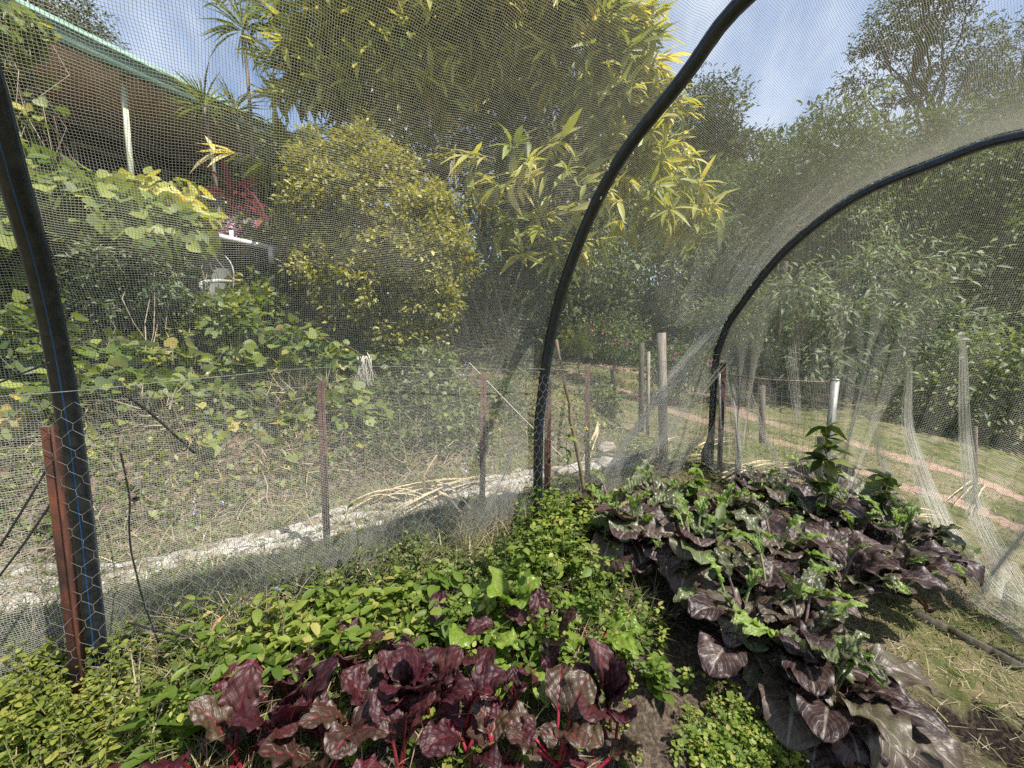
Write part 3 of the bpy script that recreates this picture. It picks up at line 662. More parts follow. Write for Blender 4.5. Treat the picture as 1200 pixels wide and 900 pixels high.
# ---- forest on the right and behind
def gb(px, py, Y):      # ground under a thing at that direction and distance
    p = A(px, py, Y); return np.array([p[0], p[1], h(p[0], p[1])])
FG = 'trees of the forest edge'
def ftree(px, Y, blobs, label, mk='dark', tpl=None, ncl=340, per=34, cr=.55, size=.17, tr=.14, name='forest_tree', bark='barkdark', bx=None, **kw):
    return tree(name, label, 'tree', gb(bx or px, 400, Y), [pblob(*b) for b in blobs], (ML[mk], M[bark]), tpl or T_diamond(.36), ncl, per, cr, size, tr, group=FG, **kw)
# tall open gum
ftree(1092, 19, [(1080, 18, 62, 30, 19), (1030, 60, 36, 20, 19), (1112, 60, 48, 26, 18.5), (1150, 85, 40, 24, 19), (1010, 100, 26, 13, 19), (1060, 110, 40, 16, 19), (1180, 110, 40, 28, 19), (1120, -30, 70, 30, 19)],
      'tallest gum tree on the right, thin open crown and bare limbs against the sky', 'gum', T_diamond(.3), 430, 30, .5, .2, .22, 'gum_tree', 'barkdark', nlimb=26, twigs=120, shell=.2, flat=.45)
ftree(1190, 22, [(1200, 60, 50, 40, 22), (1230, 120, 60, 50, 22), (1165, 150, 50, 35, 22)], 'gum tree at the right edge of the picture behind the tallest one', 'gum', T_diamond(.3), 260, 30, .7, .24, .25, 'gum_tree', nlimb=16, shell=.3)
ftree(842, 20, [(838, 105, 32, 20, 20), (850, 140, 40, 26, 20), (868, 168, 28, 16, 20), (815, 150, 36, 40, 20), (800, 200, 60, 50, 20)], 'gum tree whose clumped top shows between the yellow bamboo and the middle hoop', 'gum', T_diamond(.34), 300, 34, .6, .22, .2, 'gum_tree', nlimb=16, shell=.25)
ftree(925, 17, [(925, 195, 50, 30, 17), (900, 250, 70, 60, 17), (880, 320, 80, 60, 17), (950, 160, 25, 14, 17)], 'rounded dark tree forming the low part of the skyline', 'dark', ncl=420, per=34, cr=.6, size=.2)
ftree(985, 14, [(985, 150, 42, 28, 14), (975, 200, 66, 50, 14), (960, 270, 80, 60, 14), (1000, 340, 90, 70, 14)], 'broad tree with a pointed leafy top and drooping leaves right of the sky gap', 'dark', T_lance(.28, .35), ncl=480, per=30, cr=.5, size=.19)
ftree(1080, 15, [(1060, 170, 60, 30, 15), (1110, 190, 80, 50, 15), (1070, 260, 90, 70, 15)], 'dense dark tree below the bare trunk of the tallest gum', 'dark', ncl=420, per=34, cr=.55, size=.19)
ftree(1170, 12, [(1180, 190, 60, 40, 12), (1190, 270, 70, 70, 12), (1150, 340, 80, 70, 12), (1200, 400, 70, 60, 12)], 'big dark tree on the right with glinting leaves, above the loose net', 'dark', T_oval(.42), ncl=420, per=28, cr=.5, size=.18)
ftree(800, 15, [(800, 260, 70, 60, 15), (760, 330, 80, 60, 15), (830, 330, 70, 60, 15), (720, 380, 70, 40, 15)], 'shaded dark tree behind the start of the track', 'dark', ncl=400, per=34, cr=.55, size=.2)
ftree(1040, 10.5, [(1040, 330, 70, 50, 10.5), (1010, 400, 80, 40, 10.5), (1080, 400, 80, 50, 10.5)], 'bushy tree behind the galvanised post with long pale leaves', 'grey', T_lance(.24, .3), ncl=230, per=26, cr=.4, size=.22, tr=.08)
ftree(930, 9.5, [(935, 350, 45, 30, 9.5), (985, 370, 50, 30, 9.5), (960, 420, 60, 30, 9.5)], 'small slender tree with silvery lance leaves just right of the far hoop', 'grey', T_lance(.24, .3), ncl=120, per=20, cr=.35, size=.24, tr=.06)
ftree(880, 12, [(880, 380, 60, 40, 12), (910, 420, 60, 30, 12)], 'low dark bush at the forest foot behind the far hoop', 'mid', ncl=220, per=34, cr=.45, size=.15, tr=.06)
ftree(1165, 7.5, [(1150, 470, 60, 40, 7.5), (1200, 470, 70, 60, 7.5), (1180, 420, 60, 40, 7.5)], 'leafy bush on the right behind the wire fence and track', 'mid', T_oval(.5), ncl=190, per=26, cr=.35, size=.12, tr=.05)
ftree(1075, 8.2, [(1080, 455, 40, 40, 8.2), (1110, 480, 30, 30, 8.2)], 'half bare twiggy bush behind the loose net folds', 'dark', ncl=70, per=20, cr=.35, size=.12, tr=.05, nlimb=20, twigs=140)
ftree(70, 16, [(62, 10, 46, 26, 16), (95, 35, 28, 20, 16), (110, 50, 14, 12, 16), (20, 0, 40, 30, 16)], 'grey gum tree with thin crown above the house roof on the left', 'gum', T_diamond(.3), 170, 30, .5, .17, .15, 'gum_tree', nlimb=16, shell=.25, flat=.5)
for px, Y, lab in ((905, 10.5, 'slim dark trunk right behind the far hoop'), (1092, 11, 'straight dark bare trunk rising in the forest shade'), (1015, 12.5, 'thin leaning trunk deep in the forest shade')):
    b = gb(px, 400, Y); mb = MB(); branch(mb, b-[0, 0, .2], b+[rng.normal(0, .2), 0, 3.4], .08, .05, 12, .02, sides=9); branch(mb, b+[0, 0, 1.8], b+[.5, .2, 3.3], .04, .02)
    o = mb.build('bare_trunk', M['barkdark'], smooth=True); tag(o, lab, 'tree trunk')
# the wood behind it all, reading as one mass
bl = []
for i in range(46):
    px = 560+i*17; Y = rng.uniform(19, 26); bl.append(pblob(px, rng.uniform(200, 300) if px > 700 else rng.uniform(180, 280), 70, 70, Y))
    bl.append(pblob(px, rng.uniform(320, 410), 70, 60, Y-3))
lv, C, cs = clumped(bl, 3200, 22, .9, T_diamond(.5), .34, shell=.1); V, P, r = join([lv])
o = mesh_np('forest_mass', V, P, ML['dark'], None, r); tag(o, 'dense dark forest closing the view beyond the track', 'forest', kind='stuff')
bl = []
for i in range(30):
    px = -60+i*26; Y = rng.uniform(11, 14); bl.append(pblob(px, rng.uniform(290, 380), 60, 60, Y))
lv, C, cs = clumped(bl, 1100, 22, .6, T_diamond(.5), .24, shell=.1); V, P, r = join([lv])
o = mesh_np('undergrowth', V, P, ML['dark'], None, r); tag(o, 'dark tangled undergrowth behind the bamboo and the golden shrub', 'undergrowth', kind='stuff')
# flowering shrubs by the track
def flowers(root, mk, n, blob, sz, tpl=None, name='blossom'):
    c, rr = np.array(blob[0]), np.array(blob[1]); d = unit(n)*(rng.random(n)**.4)[:, None]; d[:, 1] = -abs(d[:, 1])
    pos = c+d*rr*1.05; parts = []
    for k in range(5): parts.append(leaves(tpl or T_diamond(.8, .1), pos, unit(n)+[0, -.2, .3], unit(n)+[0, -.5, .5], sz*rng.uniform(.7, 1.2, n)))
    V, P, r = join(parts); return mesh_np(name, V, P, ML[mk], root, r)
for (bl_, n, lab) in (([(720, 395, 40, 26, 11)], 26, 'shrub with magenta flowers at the start of the track, left one'), ([(795, 430, 42, 26, 9.5)], 34, 'shrub with magenta flowers right of the tall timber stake')):
    bb = [pblob(*b) for b in bl_]; root, C = tree('flowering_shrub', lab, 'shrub', gb(bl_[0][0], 400, bl_[0][4]), bb, (ML['mid'], M['twig']), T_diamond(.45), 130, 30, .3, .09, .03, group='flowering shrubs by the track')
    flowers(root, 'pink', n, bb[0], .07)

# ---- bamboo-like yellow giant clump
def sprays(centres, n_leaf, L_, tpl, droopy=1.0, spread=.28):
    parts = []; mbt = MB()
    for c in centres:
        d = unit(1)[0]; d[2] = abs(d[2])*.3; tip = c+d*spread; tw = np.linspace(0, 1, 7)[:, None]
        P = c-d*spread*.5+(tip-c+d*spread*.5)*tw; P[:, 2] -= (tw[:, 0]**2)*spread*.35; mbt.tube(P, np.linspace(.004, .0015, 7), 4)
        k = n_leaf; ti = rng.uniform(.15, 1, k); pos = c-d*spread*.5+(tip-c+d*spread*.5)*ti[:, None]; pos[:, 2] -= ti**2*spread*.35
        ax = d*1.0+rng.normal(0, .45, (k, 3)); ax[:, 2] -= droopy*rng.uniform(-.15, .75, k)
        nr = rng.normal(0, .35, (k, 3))+[0, -.35, .8]
        tone = np.clip(rng.normal(.5, .2)+rng.normal(0, .14, k), 0, 1)
        parts.append(leaves(tpl, pos, ax, nr, L_*rng.uniform(.55, 1.2, k), rng.uniform(.7, 1.3, k), tone))
    return join(parts), mbt
def in_blobs(blobs, n, shell=.8):
    B = np.array([b[0] for b in blobs]); Rr = np.array([b[1] for b in blobs], float); vol = Rr.prod(1)**(2/3); bi = rng.choice(len(blobs), n, p=vol/vol.sum())
    d = unit(n); d[:, 1] = -abs(d[:, 1])*.9; return B[bi]+d*Rr[bi]*(shell+(1-shell)*rng.random(n))[:, None]
base = gb(560, 400, 6.3); root = thing('giant_bamboo', 'huge yellow green bamboo clump with long drooping leaves filling the top centre', 'bamboo', base)
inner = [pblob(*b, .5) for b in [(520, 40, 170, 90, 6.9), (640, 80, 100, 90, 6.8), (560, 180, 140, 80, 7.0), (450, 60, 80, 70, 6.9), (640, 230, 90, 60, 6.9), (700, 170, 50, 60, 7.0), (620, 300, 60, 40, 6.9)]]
lv, C, cs = clumped(inner, 800, 20, .4, T_lance(.2, .3), .24, shell=.25); V, P, r = join([lv]); mesh_np('inner_foliage', V, P, leafmat('bamboo_inner_shade_leaf', [(0, (.03, .045, .015)), (.6, (.09, .11, .035)), (1, (.26, .24, .11))], .5, .3, .3), root, r)  # inner leaves coloured darker than the sprays, painting in the clump's interior shade
outer = [pblob(*b) for b in [(415, 30, 75, 45, 5.6), (500, 20, 110, 50, 5.5), (610, 20, 100, 50, 5.5), (690, 60, 60, 70, 5.6), (375, 90, 40, 40, 5.7), (740, 150, 50, 50, 5.5), (470, 95, 120, 45, 5.8), (720, 110, 50, 50, 5.4)]]
cen = np.concatenate([in_blobs(outer, 620), in_blobs([pblob(*b) for b in [(610, 210, 60, 55, 5.2), (680, 250, 50, 45, 5.0), (760, 230, 60, 50, 5.3), (810, 240, 30, 50, 5.5), (620, 280, 50, 30, 5.1)]], 74), in_blobs([pblob(*b) for b in [(480, 150, 100, 40, 6.3), (355, 130, 30, 40, 5.6), (295, 195, 30, 16, 5.4)]], 46)])
(V, P, r), tw = sprays(cen, 12, .34, T_lance(.19, .28)); mesh_np('leaf_spray', V, P, ML['yel'], root, r); tag(tw.build('twig', M['twig'], root), kind='stuff')
mb = MB()
for i in range(26):
    c = inner[rng.integers(len(inner))]; e = np.array(c[0])+unit(1)[0]*np.array(c[1])*.8; branch(mb, base+[rng.normal(0, .35), rng.normal(0, .3), -.1], e, .035, .008, 12, .03, sag=.12, sides=7)
mb.build('culm', plain('bamboo_culm', (.10, .09, .035), (.24, .20, .09), .5, 6), root, True)
# ---- golden shrub
gbl = [pblob(*b) for b in [(430, 245, 60, 60, 4.5), (490, 290, 50, 50, 4.3), (375, 235, 42, 44, 4.5), (510, 250, 26, 36, 4.5), (385, 320, 42, 34, 4.3), (505, 350, 34, 30, 4.2), (420, 178, 34, 26, 4.6), (365, 185, 20, 24, 4.6), (530, 310, 26, 22, 4.4), (440, 340, 50, 34, 4.25), (475, 395, 40, 22, 4.2), (350, 280, 22, 26, 4.5), (455, 195, 30, 20, 4.6), (540, 275, 14, 14, 4.5), (400, 380, 26, 20, 4.3)]]
tree('golden_shrub', 'dense golden green small leaved shrub in front of the bamboo', 'shrub', gb(455, 400, 4.7), gbl, (ML['gold'], M['bark']), T_oval(.5), 1700, 24, .11, .052, .045, nlimb=40, foliage='foliage', stem='stem', shell=.55, twigs=200, droop=.0)
tree('yellow_sapling', 'small yellow green sapling right of the middle hoop at the track start', 'sapling', gb(680, 400, 5.6), [pblob(678, 400, 15, 9, 5.6)], (ML['yel'], M['twig']), T_oval(.5), 26, 9, .08, .11, .012, nlimb=12, foliage='foliage', stem='stem')
# ---- dracaenas
def rosette(root, c, n, L_, mat, w_=.05, updir=(0, 0, .35), name='rosette', down=.35):
    d = unit(n); d[:, 2] = d[:, 2]*.75; d += np.array(updir); d /= np.linalg.norm(d, axis=1, keepdims=True)
    lv = leaves(T_lance(w_, down), c+d*.03, d, np.array([[0, 0, 1.]])+rng.normal(0, .1, (n, 3)), L_*rng.uniform(.7, 1.1, n)); V, P, r = join([lv]); return mesh_np(name, V, P, mat, root, r)
dg = 'dracaenas by the house roof'
for (hx, hy, Y, bx, n, Lf, lab) in ((285, 22, 5.6, 302, 64, .52, 'tall dracaena with a slender bare stem rising above the roof edge'), (240, 112, 5.3, 262, 80, .46, 'dracaena head of stiff dark leaves against the green roof edge, left of two low ones'), (276, 118, 5.6, 296, 60, .42, 'dracaena head of stiff leaves at the end of the roof edge, beside the tall stem')):
    top = A(hx, hy+14, Y); base = gb(bx, 400, Y); root = thing('dracaena', lab, 'dracaena', base, dg); rosette(root, top, n, Lf, ML['mid'] if n > 60 else ML['gold'], .055)
    mb = MB(); t = np.linspace(0, 1, 14)[:, None]; P = base+(top-base)*t; P[:, 0] += np.sin(t[:, 0]*np.pi)*.06; mb.tube(P, np.linspace(.035, .016, 14), 8); mb.build('stem', M['bark'], root, True)
for (hx, hy, Y, n, lab) in ((275, 225, 4.9, 30, 'dark red cordyline against the shaded house wall, upper left of two'), (312, 250, 4.7, 34, 'red cordyline leaning over the pink flowers, beside the golden shrub')):
    top = A(hx, hy+10, Y); base = gb(hx+10, 400, Y); root = thing('cordyline', lab, 'cordyline', base, 'red cordylines'); rosette(root, top, n, .42, ML['red'], .16, down=.4)
    mb = MB(); branch(mb, base, top, .03, .018, 9, .03); mb.build('stem', M['barkdark'], root, True)
fb_ = pblob(283, 268, 32, 12, 4.6); root, C = tree('potted_geranium', 'pale pink flowering plant on the white rail of the deck', 'flowering plant', np.array(A(283, 276, 4.65)), [fb_], (ML['mid'], M['twig']), T_oval(.7), 34, 14, .06, .05, .01, nlimb=14, foliage='foliage', stem='stem'); flowers(root, 'palepink', 40, fb_, .045)

tree('dark_bush', 'dark shaded bush between the end of the house and the golden shrub', 'bush', gb(300, 400, 6.6), [pblob(*b) for b in [(315, 235, 45, 50, 6.6), (290, 300, 60, 50, 6.2), (340, 330, 60, 60, 6.2), (350, 190, 40, 40, 6.8)]], (ML['dark'], M['barkdark']), T_diamond(.45), 420, 24, .25, .11, .04, nlimb=14, foliage='foliage', stem='stem', shell=.2)
# ---- climbers and plants on the bank (left)
def bank_leaves(bl, n, per, cr, tpl, size, mk, name, label, cat, kind=None, group=None, **kw):
    lv, C, cs = clumped([pblob(*b) for b in bl], n, per, cr, tpl, size, **kw); V, P, r = join([lv]); o = mesh_np(name, V, P, ML[mk], None, r); tag(o, label, cat, group, kind); return o, C
def vinething(bl, n, per, cr, tpl, size, mk, name, label, cat, group=None, stem='stem', **kw):
    bb = [pblob(*b) for b in bl]; b0 = bl[0]; base = gb(b0[0], 400, b0[4]+.1); root = thing(name, label, cat, base, group)
    lv, C, cs = clumped(bb, n, per, cr, tpl, size, **kw); V, P, r = join([lv]); mesh_np('foliage', V, P, ML[mk], root, r)
    mb = MB()
    for i in rng.choice(len(C), min(60, len(C)), replace=False):
        c_ = C[i]; g_ = np.array([c_[0]+rng.normal(0, .2), c_[1]+rng.normal(0, .15)+.05, 0]); g_[2] = h(g_[0], g_[1]); branch(mb, g_, c_, .006, .002, 7, .12, sag=.08, sides=4)
    tag(mb.build(stem, M['twig'], root), kind='stuff'); return root
vinething([(70, 250, 80, 42, 3.6), (22, 215, 42, 36, 3.7), (110, 265, 100, 50, 3.4), (20, 300, 70, 60, 3.2), (150, 262, 50, 26, 3.6)], 620, 6, .14, T_heart(), .105, 'vine', 'climbing_vine', 'big leaved green climbing vine heaped on the left in front of the house', 'vine', droop=.9, up=.5, shell=.6)
vinething([(12, 30, 36, 24, 3.9), (-20, 90, 40, 60, 3.8), (45, 38, 12, 8, 4.0), (0, 140, 20, 24, 3.8)], 90, 8, .10, T_heart(), .085, 'vine', 'climbing_vine', 'pale leafed vine hanging over the roof corner at top left', 'vine', droop=.9, up=.5, shell=.5)
vinething([(180, 235, 40, 26, 3.9), (215, 260, 26, 30, 3.9), (150, 215, 14, 18, 4.0)], 100, 8, .10, T_heart(), .10, 'yel', 'withered_vine', 'yellowing withered vine climbing below the deck post', 'vine', droop=1.0, up=.3, shell=.4)
vinething([(150, 320, 70, 40, 3.3), (110, 360, 60, 40, 3.2), (175, 350, 40, 36, 3.4)], 360, 22, .10, T_diamond(.3), .06, 'grey', 'greygreen_shrub', 'soft grey green fine leaved shrub on the bank below the climbing vine', 'shrub', droop=.1, shell=.4)
vinething([(290, 365, 40, 24, 4.0), (268, 378, 34, 22, 3.6), (225, 368, 22, 22, 3.6), (305, 345, 24, 20, 4.2), (250, 390, 60, 20, 3.7), (190, 400, 50, 30, 3.5), (60, 390, 80, 34, 3.2)], 330, 12, .10, T_diamond(.7), .085, 'vine', 'lantana_bush', 'leafy green bush with a few orange blooms below the grey chair', 'bush', shell=.4)
vinething([(340, 420, 60, 34, 3.5), (300, 450, 60, 40, 3.4), (390, 440, 36, 36, 3.5), (250, 470, 60, 40, 3.2), (400, 500, 40, 30, 3.3)], 520, 9, .10, T_heart(), .070, 'vine', 'creeping_vine', 'spreading green vine over the middle of the bank, left of the hanging grey stalks', 'vine', droop=.6, up=.7, shell=.3)
vinething([(60, 470, 90, 40, 2.6), (30, 420, 60, 50, 2.7), (170, 470, 70, 40, 2.8), (130, 430, 70, 40, 3.0), (210, 510, 60, 24, 2.8), (310, 500, 60, 26, 3.1)], 760, 7, .10, T_heart(), .068, 'vine', 'creeping_vine', 'low creeping vine with round leaves along the front of the bank at left', 'vine', droop=.5, up=.8, shell=.2)
vinething([(490, 430, 60, 26, 3.9), (470, 470, 60, 30, 3.7), (520, 470, 50, 36, 3.8), (450, 500, 26, 14, 3.4), (540, 520, 34, 24, 3.7), (590, 480, 34, 50, 4.3), (700, 480, 30, 40, 5.2), (500, 500, 50, 30, 3.5)], 760, 12, .09, T_diamond(.65), .062, 'mid', 'weedy_shrub', 'weedy green shrub with small lilac flowers between the golden shrub and middle hoop', 'shrub', shell=.3)
vinething([(40, 540, 70, 26, 2.4), (150, 545, 60, 22, 2.6), (250, 550, 60, 20, 2.8), (340, 530, 50, 24, 3.0), (410, 490, 34, 34, 3.2)], 150, 7, .09, T_heart(), .07, 'vine', 'creeping_vine', 'thin trailing vine running down onto the bare brown foot of the bank', 'vine', droop=.5, up=.8, shell=.2)
vinething([(60, 560, 90, 40, 2.5), (200, 560, 80, 40, 2.7), (330, 560, 60, 40, 2.9), (450, 545, 70, 30, 3.2), (130, 500, 120, 40, 2.7), (330, 480, 80, 40, 3.3)], 420, 14, .10, T_blade(.045, .3), .15, 'strawb', 'dead_grass', 'dead brown grass standing on the foot of the bank behind the net', 'dead grass', droop=-.5, up=.1, shell=.1)
vinething([(560, 540, 50, 30, 3.6), (540, 590, 40, 14, 3.1), (610, 530, 30, 40, 4.0), (470, 580, 70, 16, 3.1), (330, 610, 90, 18, 2.6), (170, 620, 90, 22, 2.3), (430, 520, 60, 40, 3.2), (240, 590, 90, 24, 2.5), (60, 610, 80, 30, 2.2)], 620, 12, .09, T_diamond(.6), .04, 'mid', 'verge_plants', 'low green leafy weeds hugging the back of the white sheet', 'weeds', droop=.1, shell=.1)
def bloom(bl, n, mk, sz, name, label, cat='flowers', kind='stuff'):
    parts = []
    for b in bl:
        bb = pblob(*b); d = unit(n)*(rng.random(n)**.4)[:, None]; d[:, 1] = -abs(d[:, 1]); pos = np.array(bb[0])+d*np.array(bb[1])
        for k in range(4): parts.append(leaves(T_diamond(.8, .1), pos+rng.normal(0, sz*.2, (n, 3)), unit(n), unit(n)+[0, -.6, .4], sz*rng.uniform(.7, 1.2, n)))
    V, P, r = join(parts); o = mesh_np(name, V, P, ML[mk], None, r); tag(o, label, cat, kind=kind)
bloom([(500, 430, 60, 24, 3.6), (560, 560, 60, 60, 3.1), (420, 640, 100, 20, 2.4), (250, 600, 60, 30, 2.4)], 14, 'lilac', .018, 'lilac_flowers', 'scattered tiny lilac weed flowers on the bank and verge')
# hanging bunch of grey stalks
mb = MB()
for i in range(34):
    a = A(rng.uniform(416, 436), 420+rng.normal(0, 3), 3.5); b = A(rng.uniform(412, 442), rng.uniform(440, 468), 3.45); branch(mb, a, b, .004, .002, 6, .08, sides=4)
o = mb.build('dry_stalks', plain('bleached_stalk', (.3, .29, .25), (.5, .48, .42), .9)); tag(o, 'bunch of bleached grey stalks hanging over the bank', 'dry stalks', kind='stuff')
# twiggy litter and dry stems over the bare bank
mb = MB()
def litter(n, u0, u1, s0_, s1_, hz, ln, r, upb):
    for i in range(n):
        u_, s_ = rng.uniform(u0, u1), rng.uniform(s0_, s1_); x = FOOT+AX*s_+NX*u_; g_ = h(*x); d = unit(1)[0]*[1, 1, .35]; d[2] = abs(d[2])+upb*rng.random(); l_ = ln*rng.uniform(.4, 1.3)
        p = np.array([x[0], x[1], g_+rng.uniform(0, hz)]); k = 5; t = np.linspace(0, 1, k)[:, None]; P = p+d*l_*t; P[:, 2] -= (t[:, 0]**2)*l_*.3; P[1:] += rng.normal(0, .02*l_, (k-1, 3)); P[:, 2] = np.maximum(P[:, 2], g_-.02+.02)
        mb.tube(P, np.linspace(r, r*.5, k)*rng.uniform(.6, 1.3), 3, False)
litter(2600, 1.0, 2.9, -1.8, 3.4, .12, .20, .0024, .6); litter(900, .0, 1.1, -1.2, 3.2, .02, .22, .002, .7); litter(900, 2.0, 3.9, -1.8, 3.2, .35, .3, .0028, .9)
litter(350, .3, 3.2, 3.0, 6.5, .03, .35, .004, .15)
o = mb.build('dry_twigs', M['twig']); tag(o, 'dry brown twigs and stems littering the bank', 'twigs', kind='stuff')

# ------------------------------------------------------------------ the house up the slope
ZE = 4.35
def atz(px, py, z):
    d = ray(px, py); return CC+d*((z-CH)/d[2])
E1, E2 = atz(65, 45, ZE), atz(308, 157, ZE); ed = (E2-E1)[:2]; el = np.linalg.norm(ed); ed /= el; bk = np.array([-ed[1], ed[0]])
if bk[0] > 0: bk = -bk
def hp3(a, b, z): xy = E1[:2]+ed*a+bk*b; return np.array([xy[0], xy[1], z])
hroot = thing('house', 'raised house with green roof edge and brown boarded eave at upper left', 'house', hp3(el/2, 2, h(*hp3(el/2, 2, 0)[:2])))
def quadbox(mb, pts, th):
    P = np.array(pts, float); T_ = P+[0, 0, th]; mb.add(np.concatenate([P, T_]), [np.array([[0, 3, 2, 1], [4, 5, 6, 7], [0, 1, 5, 4], [1, 2, 6, 5], [2, 3, 7, 6], [3, 0, 4, 7]])])
a0, a1 = -3.5, el+2.2
mb = MB(); quadbox(mb, [hp3(a0, -.02, ZE+.06), hp3(a1+.05, -.02, ZE+.06), hp3(a1+.05, 5.5, ZE+1.5), hp3(a0, 5.5, ZE+1.5)], .05); mb.build('roof', plain('green_roof_sheet', (.12, .21, .17), (.17, .27, .22), .6, 3), hroot)
mb = MB(); quadbox(mb, [hp3(a0, .03, ZE), hp3(a1, .03, ZE), hp3(a1, 2.6, ZE+.02), hp3(a0, 2.6, ZE+.02)], .03)
sm, t, o_ = nmat('brown_boarded_soffit'); l = t.links.new; tcn = N(t, 'ShaderNodeTexCoord'); mpn = N(t, 'ShaderNodeMapping'); mpn.inputs['Rotation'].default_value = (0, 0, -math.atan2(ed[1], ed[0])); l(tcn.outputs['Object'], mpn.inputs[0])
wv = N(t, 'ShaderNodeTexWave', i_Scale=3.2, i_Distortion=.2); wv.bands_direction = 'Y'; l(mpn.outputs[0], wv.inputs[0]); rr = ramp(t, [(.05, (.22, .14, .10)), (.2, (.66, .46, .33))]); l(wv.outputs[0], rr.inputs[0]); p_ = N(t, 'ShaderNodeBsdfPrincipled'); p_.inputs['Roughness'].default_value = .6; l(rr.outputs[0], p_.inputs[0]); l(p_.outputs[0], o_.inputs[0])
mb.build('eave_lining', sm, hroot)
mb = MB(); quadbox(mb, [hp3(a0, -.06, ZE-.03), hp3(a1+.05, -.06, ZE-.03), hp3(a1+.05, -.022, ZE-.03), hp3(a0, -.022, ZE-.07)], .23); mb.tube([hp3(a0, -.09, ZE+.13), hp3(a1+.05, -.09, ZE+.13)], .022, 8); mb.build('fascia', plain('green_fascia', (.13, .235, .19), (.18, .29, .235), .6, 4), hroot)
zf = 2.55
mb = MB(); quadbox(mb, [hp3(a0, 2.3, .9), hp3(a1+1.6, 2.3, .9), hp3(a1+1.6, 2.45, .9), hp3(a0, 2.45, .9)], ZE-.9); quadbox(mb, [hp3(a1+1.45, 2.45, .9), hp3(a1+1.6, 2.45, .9), hp3(a1+1.6, 5.2, .9), hp3(a1+1.45, 5.2, .9)], ZE-.9+.3); mb.build('wall', plain('dark_wall', (.06, .045, .04), (.10, .075, .065), .7), hroot)
for k in range(3):
    aa = .8+k*1.15; wf = MB(); 
    for (u0, u1, z0, z1) in ((aa, aa+.95, zf+.25, zf+.31), (aa, aa+.95, zf+1.5, zf+1.56), (aa, aa+.06, zf+.31, zf+1.5), (aa+.89, aa+.95, zf+.31, zf+1.5)): quadbox(wf, [hp3(u0, 2.25, z0), hp3(u1, 2.25, z0), hp3(u1, 2.297, z0), hp3(u0, 2.297, z0)], z1-z0)
    wo = wf.build('window', plain('window_frame', (.25, .25, .24), (.3, .3, .29), .5), hroot); pg = MB(); quadbox(pg, [hp3(aa+.06, 2.27, zf+.31), hp3(aa+.89, 2.27, zf+.31), hp3(aa+.89, 2.28, zf+.31), hp3(aa+.06, 2.28, zf+.31)], 1.19)
    pg.build('pane', plain('dark_glass', (.02, .022, .025), (.02, .022, .025), .08), wo)
mb = MB(); quadbox(mb, [hp3(a0, .12, zf-.15), hp3(a1, .12, zf-.15), hp3(a1, 2.4, zf-.15), hp3(a0, 2.4, zf-.15)], .13); mb.build('deck', M['wooddark'], hroot)
mb = MB(); pz = A(148, 190, (A(148, 95, 1)[1])); 
pa = .62; mb.box(hp3(pa, .17, (zf+ZE)/2), (.05, .05, ZE-zf), rotm(math.atan2(ed[1], ed[0]))); mb.build('post', plain('cream_green_post', (.42, .46, .32), (.52, .56, .42), .5), hroot)
mb = MB()
for aa in (-2, 0, 2.3, el-.1): mb.box(hp3(aa, .2, zf/2+.6), (.10, .10, 1.9), rotm(math.atan2(ed[1], ed[0])))
mb.build('stump', M['wooddark'], hroot)
mb = MB(); mb.tube([A(170, 214, 4.35), A(218, 226, 4.7), A(268, 239, 5.1)], .018, 8); mb.build('handrail', plain('pale_green_rail', (.5, .54, .42), (.6, .63, .5), .45), hroot)
mb = MB(); r0_, r1_ = A(222, 270, 4.1), A(330, 293, 4.6); mb.tube([r0_, r1_], .030, 8); mb.tube([A(318, 290, 4.52), A(318, 308, 4.52)], .03, 8); mb.tube([A(271, 270, 4.34), A(271, 284, 4.34)], .02, 8); wps = plain('white_painted_steel', (.6, .6, .6), (.72, .72, .72), .45)
mb.build('white_rail', wps, hroot); mb = MB(); mb.tube([A(186, 258, 4.4), A(186, 236, 4.4), A(214, 243, 4.5)], .018, 8)
mb.build('rail_end', wps, hroot)
mb = MB(); quadbox(mb, [A(222, 264, 4.9), A(300, 283, 5.25), A(300, 278, 5.6), A(222, 258, 5.4)], .02); mb.build('ledge', M['woodgrey'], hroot)
mb = MB(); quadbox(mb, [hp3(a0, 1.2, .8), hp3(a1, 1.2, .8), hp3(a1, 1.3, .8), hp3(a0, 1.3, .8)], zf-.98); mb.build('base_wall', M['wooddark'], hroot)
# pale plastic garden chair on the bank
cc_ = A(247, 362, 4.05); g0 = cc_.copy(); croot = thing('garden_chair', 'pale grey plastic chair with rounded back half hidden in the bushes', 'chair', g0)
pl = plain('grey_plastic', (.30, .32, .30), (.42, .44, .42), .55, 5)
V = []; nU, nV = 13, 11
for j in range(nV):
    for i in range(nU):
        a = (i/(nU-1)-.5)*2; v = j/(nV-1); wdt = .22*math.sqrt(max(0, 1-max(0, (v-.55)/.45)**2)) if v > .55 else .20+.02*v/.55
        V.append([a*wdt, .05*(1-a*a)+.06*v, .02+.55*v])
V = np.array(V); Fq = np.array([[j*nU+i, j*nU+i+1, (j+1)*nU+i+1, (j+1)*nU+i] for j in range(nV-1) for i in range(nU-1)]); Vb = V+[0, .018, 0]; n0 = len(V)
ed_ = [j*nU for j in range(nV)]+[(nV-1)*nU+i for i in range(1, nU)]+[j*nU+nU-1 for j in range(nV-2, -1, -1)]; Fe = np.array([[a, b, b+n0, a+n0] for a, b in zip(ed_[:-1], ed_[1:])])
mesh_np('backrest', np.concatenate([V, Vb])+g0, [np.concatenate([Fq[:, ::-1], Fq+n0, Fe])], pl, croot, smooth=True)
mb = MB(); mb.box(g0+[0, -.2, 0], (.46, .44, .03)); mb.build('seat', pl, croot)
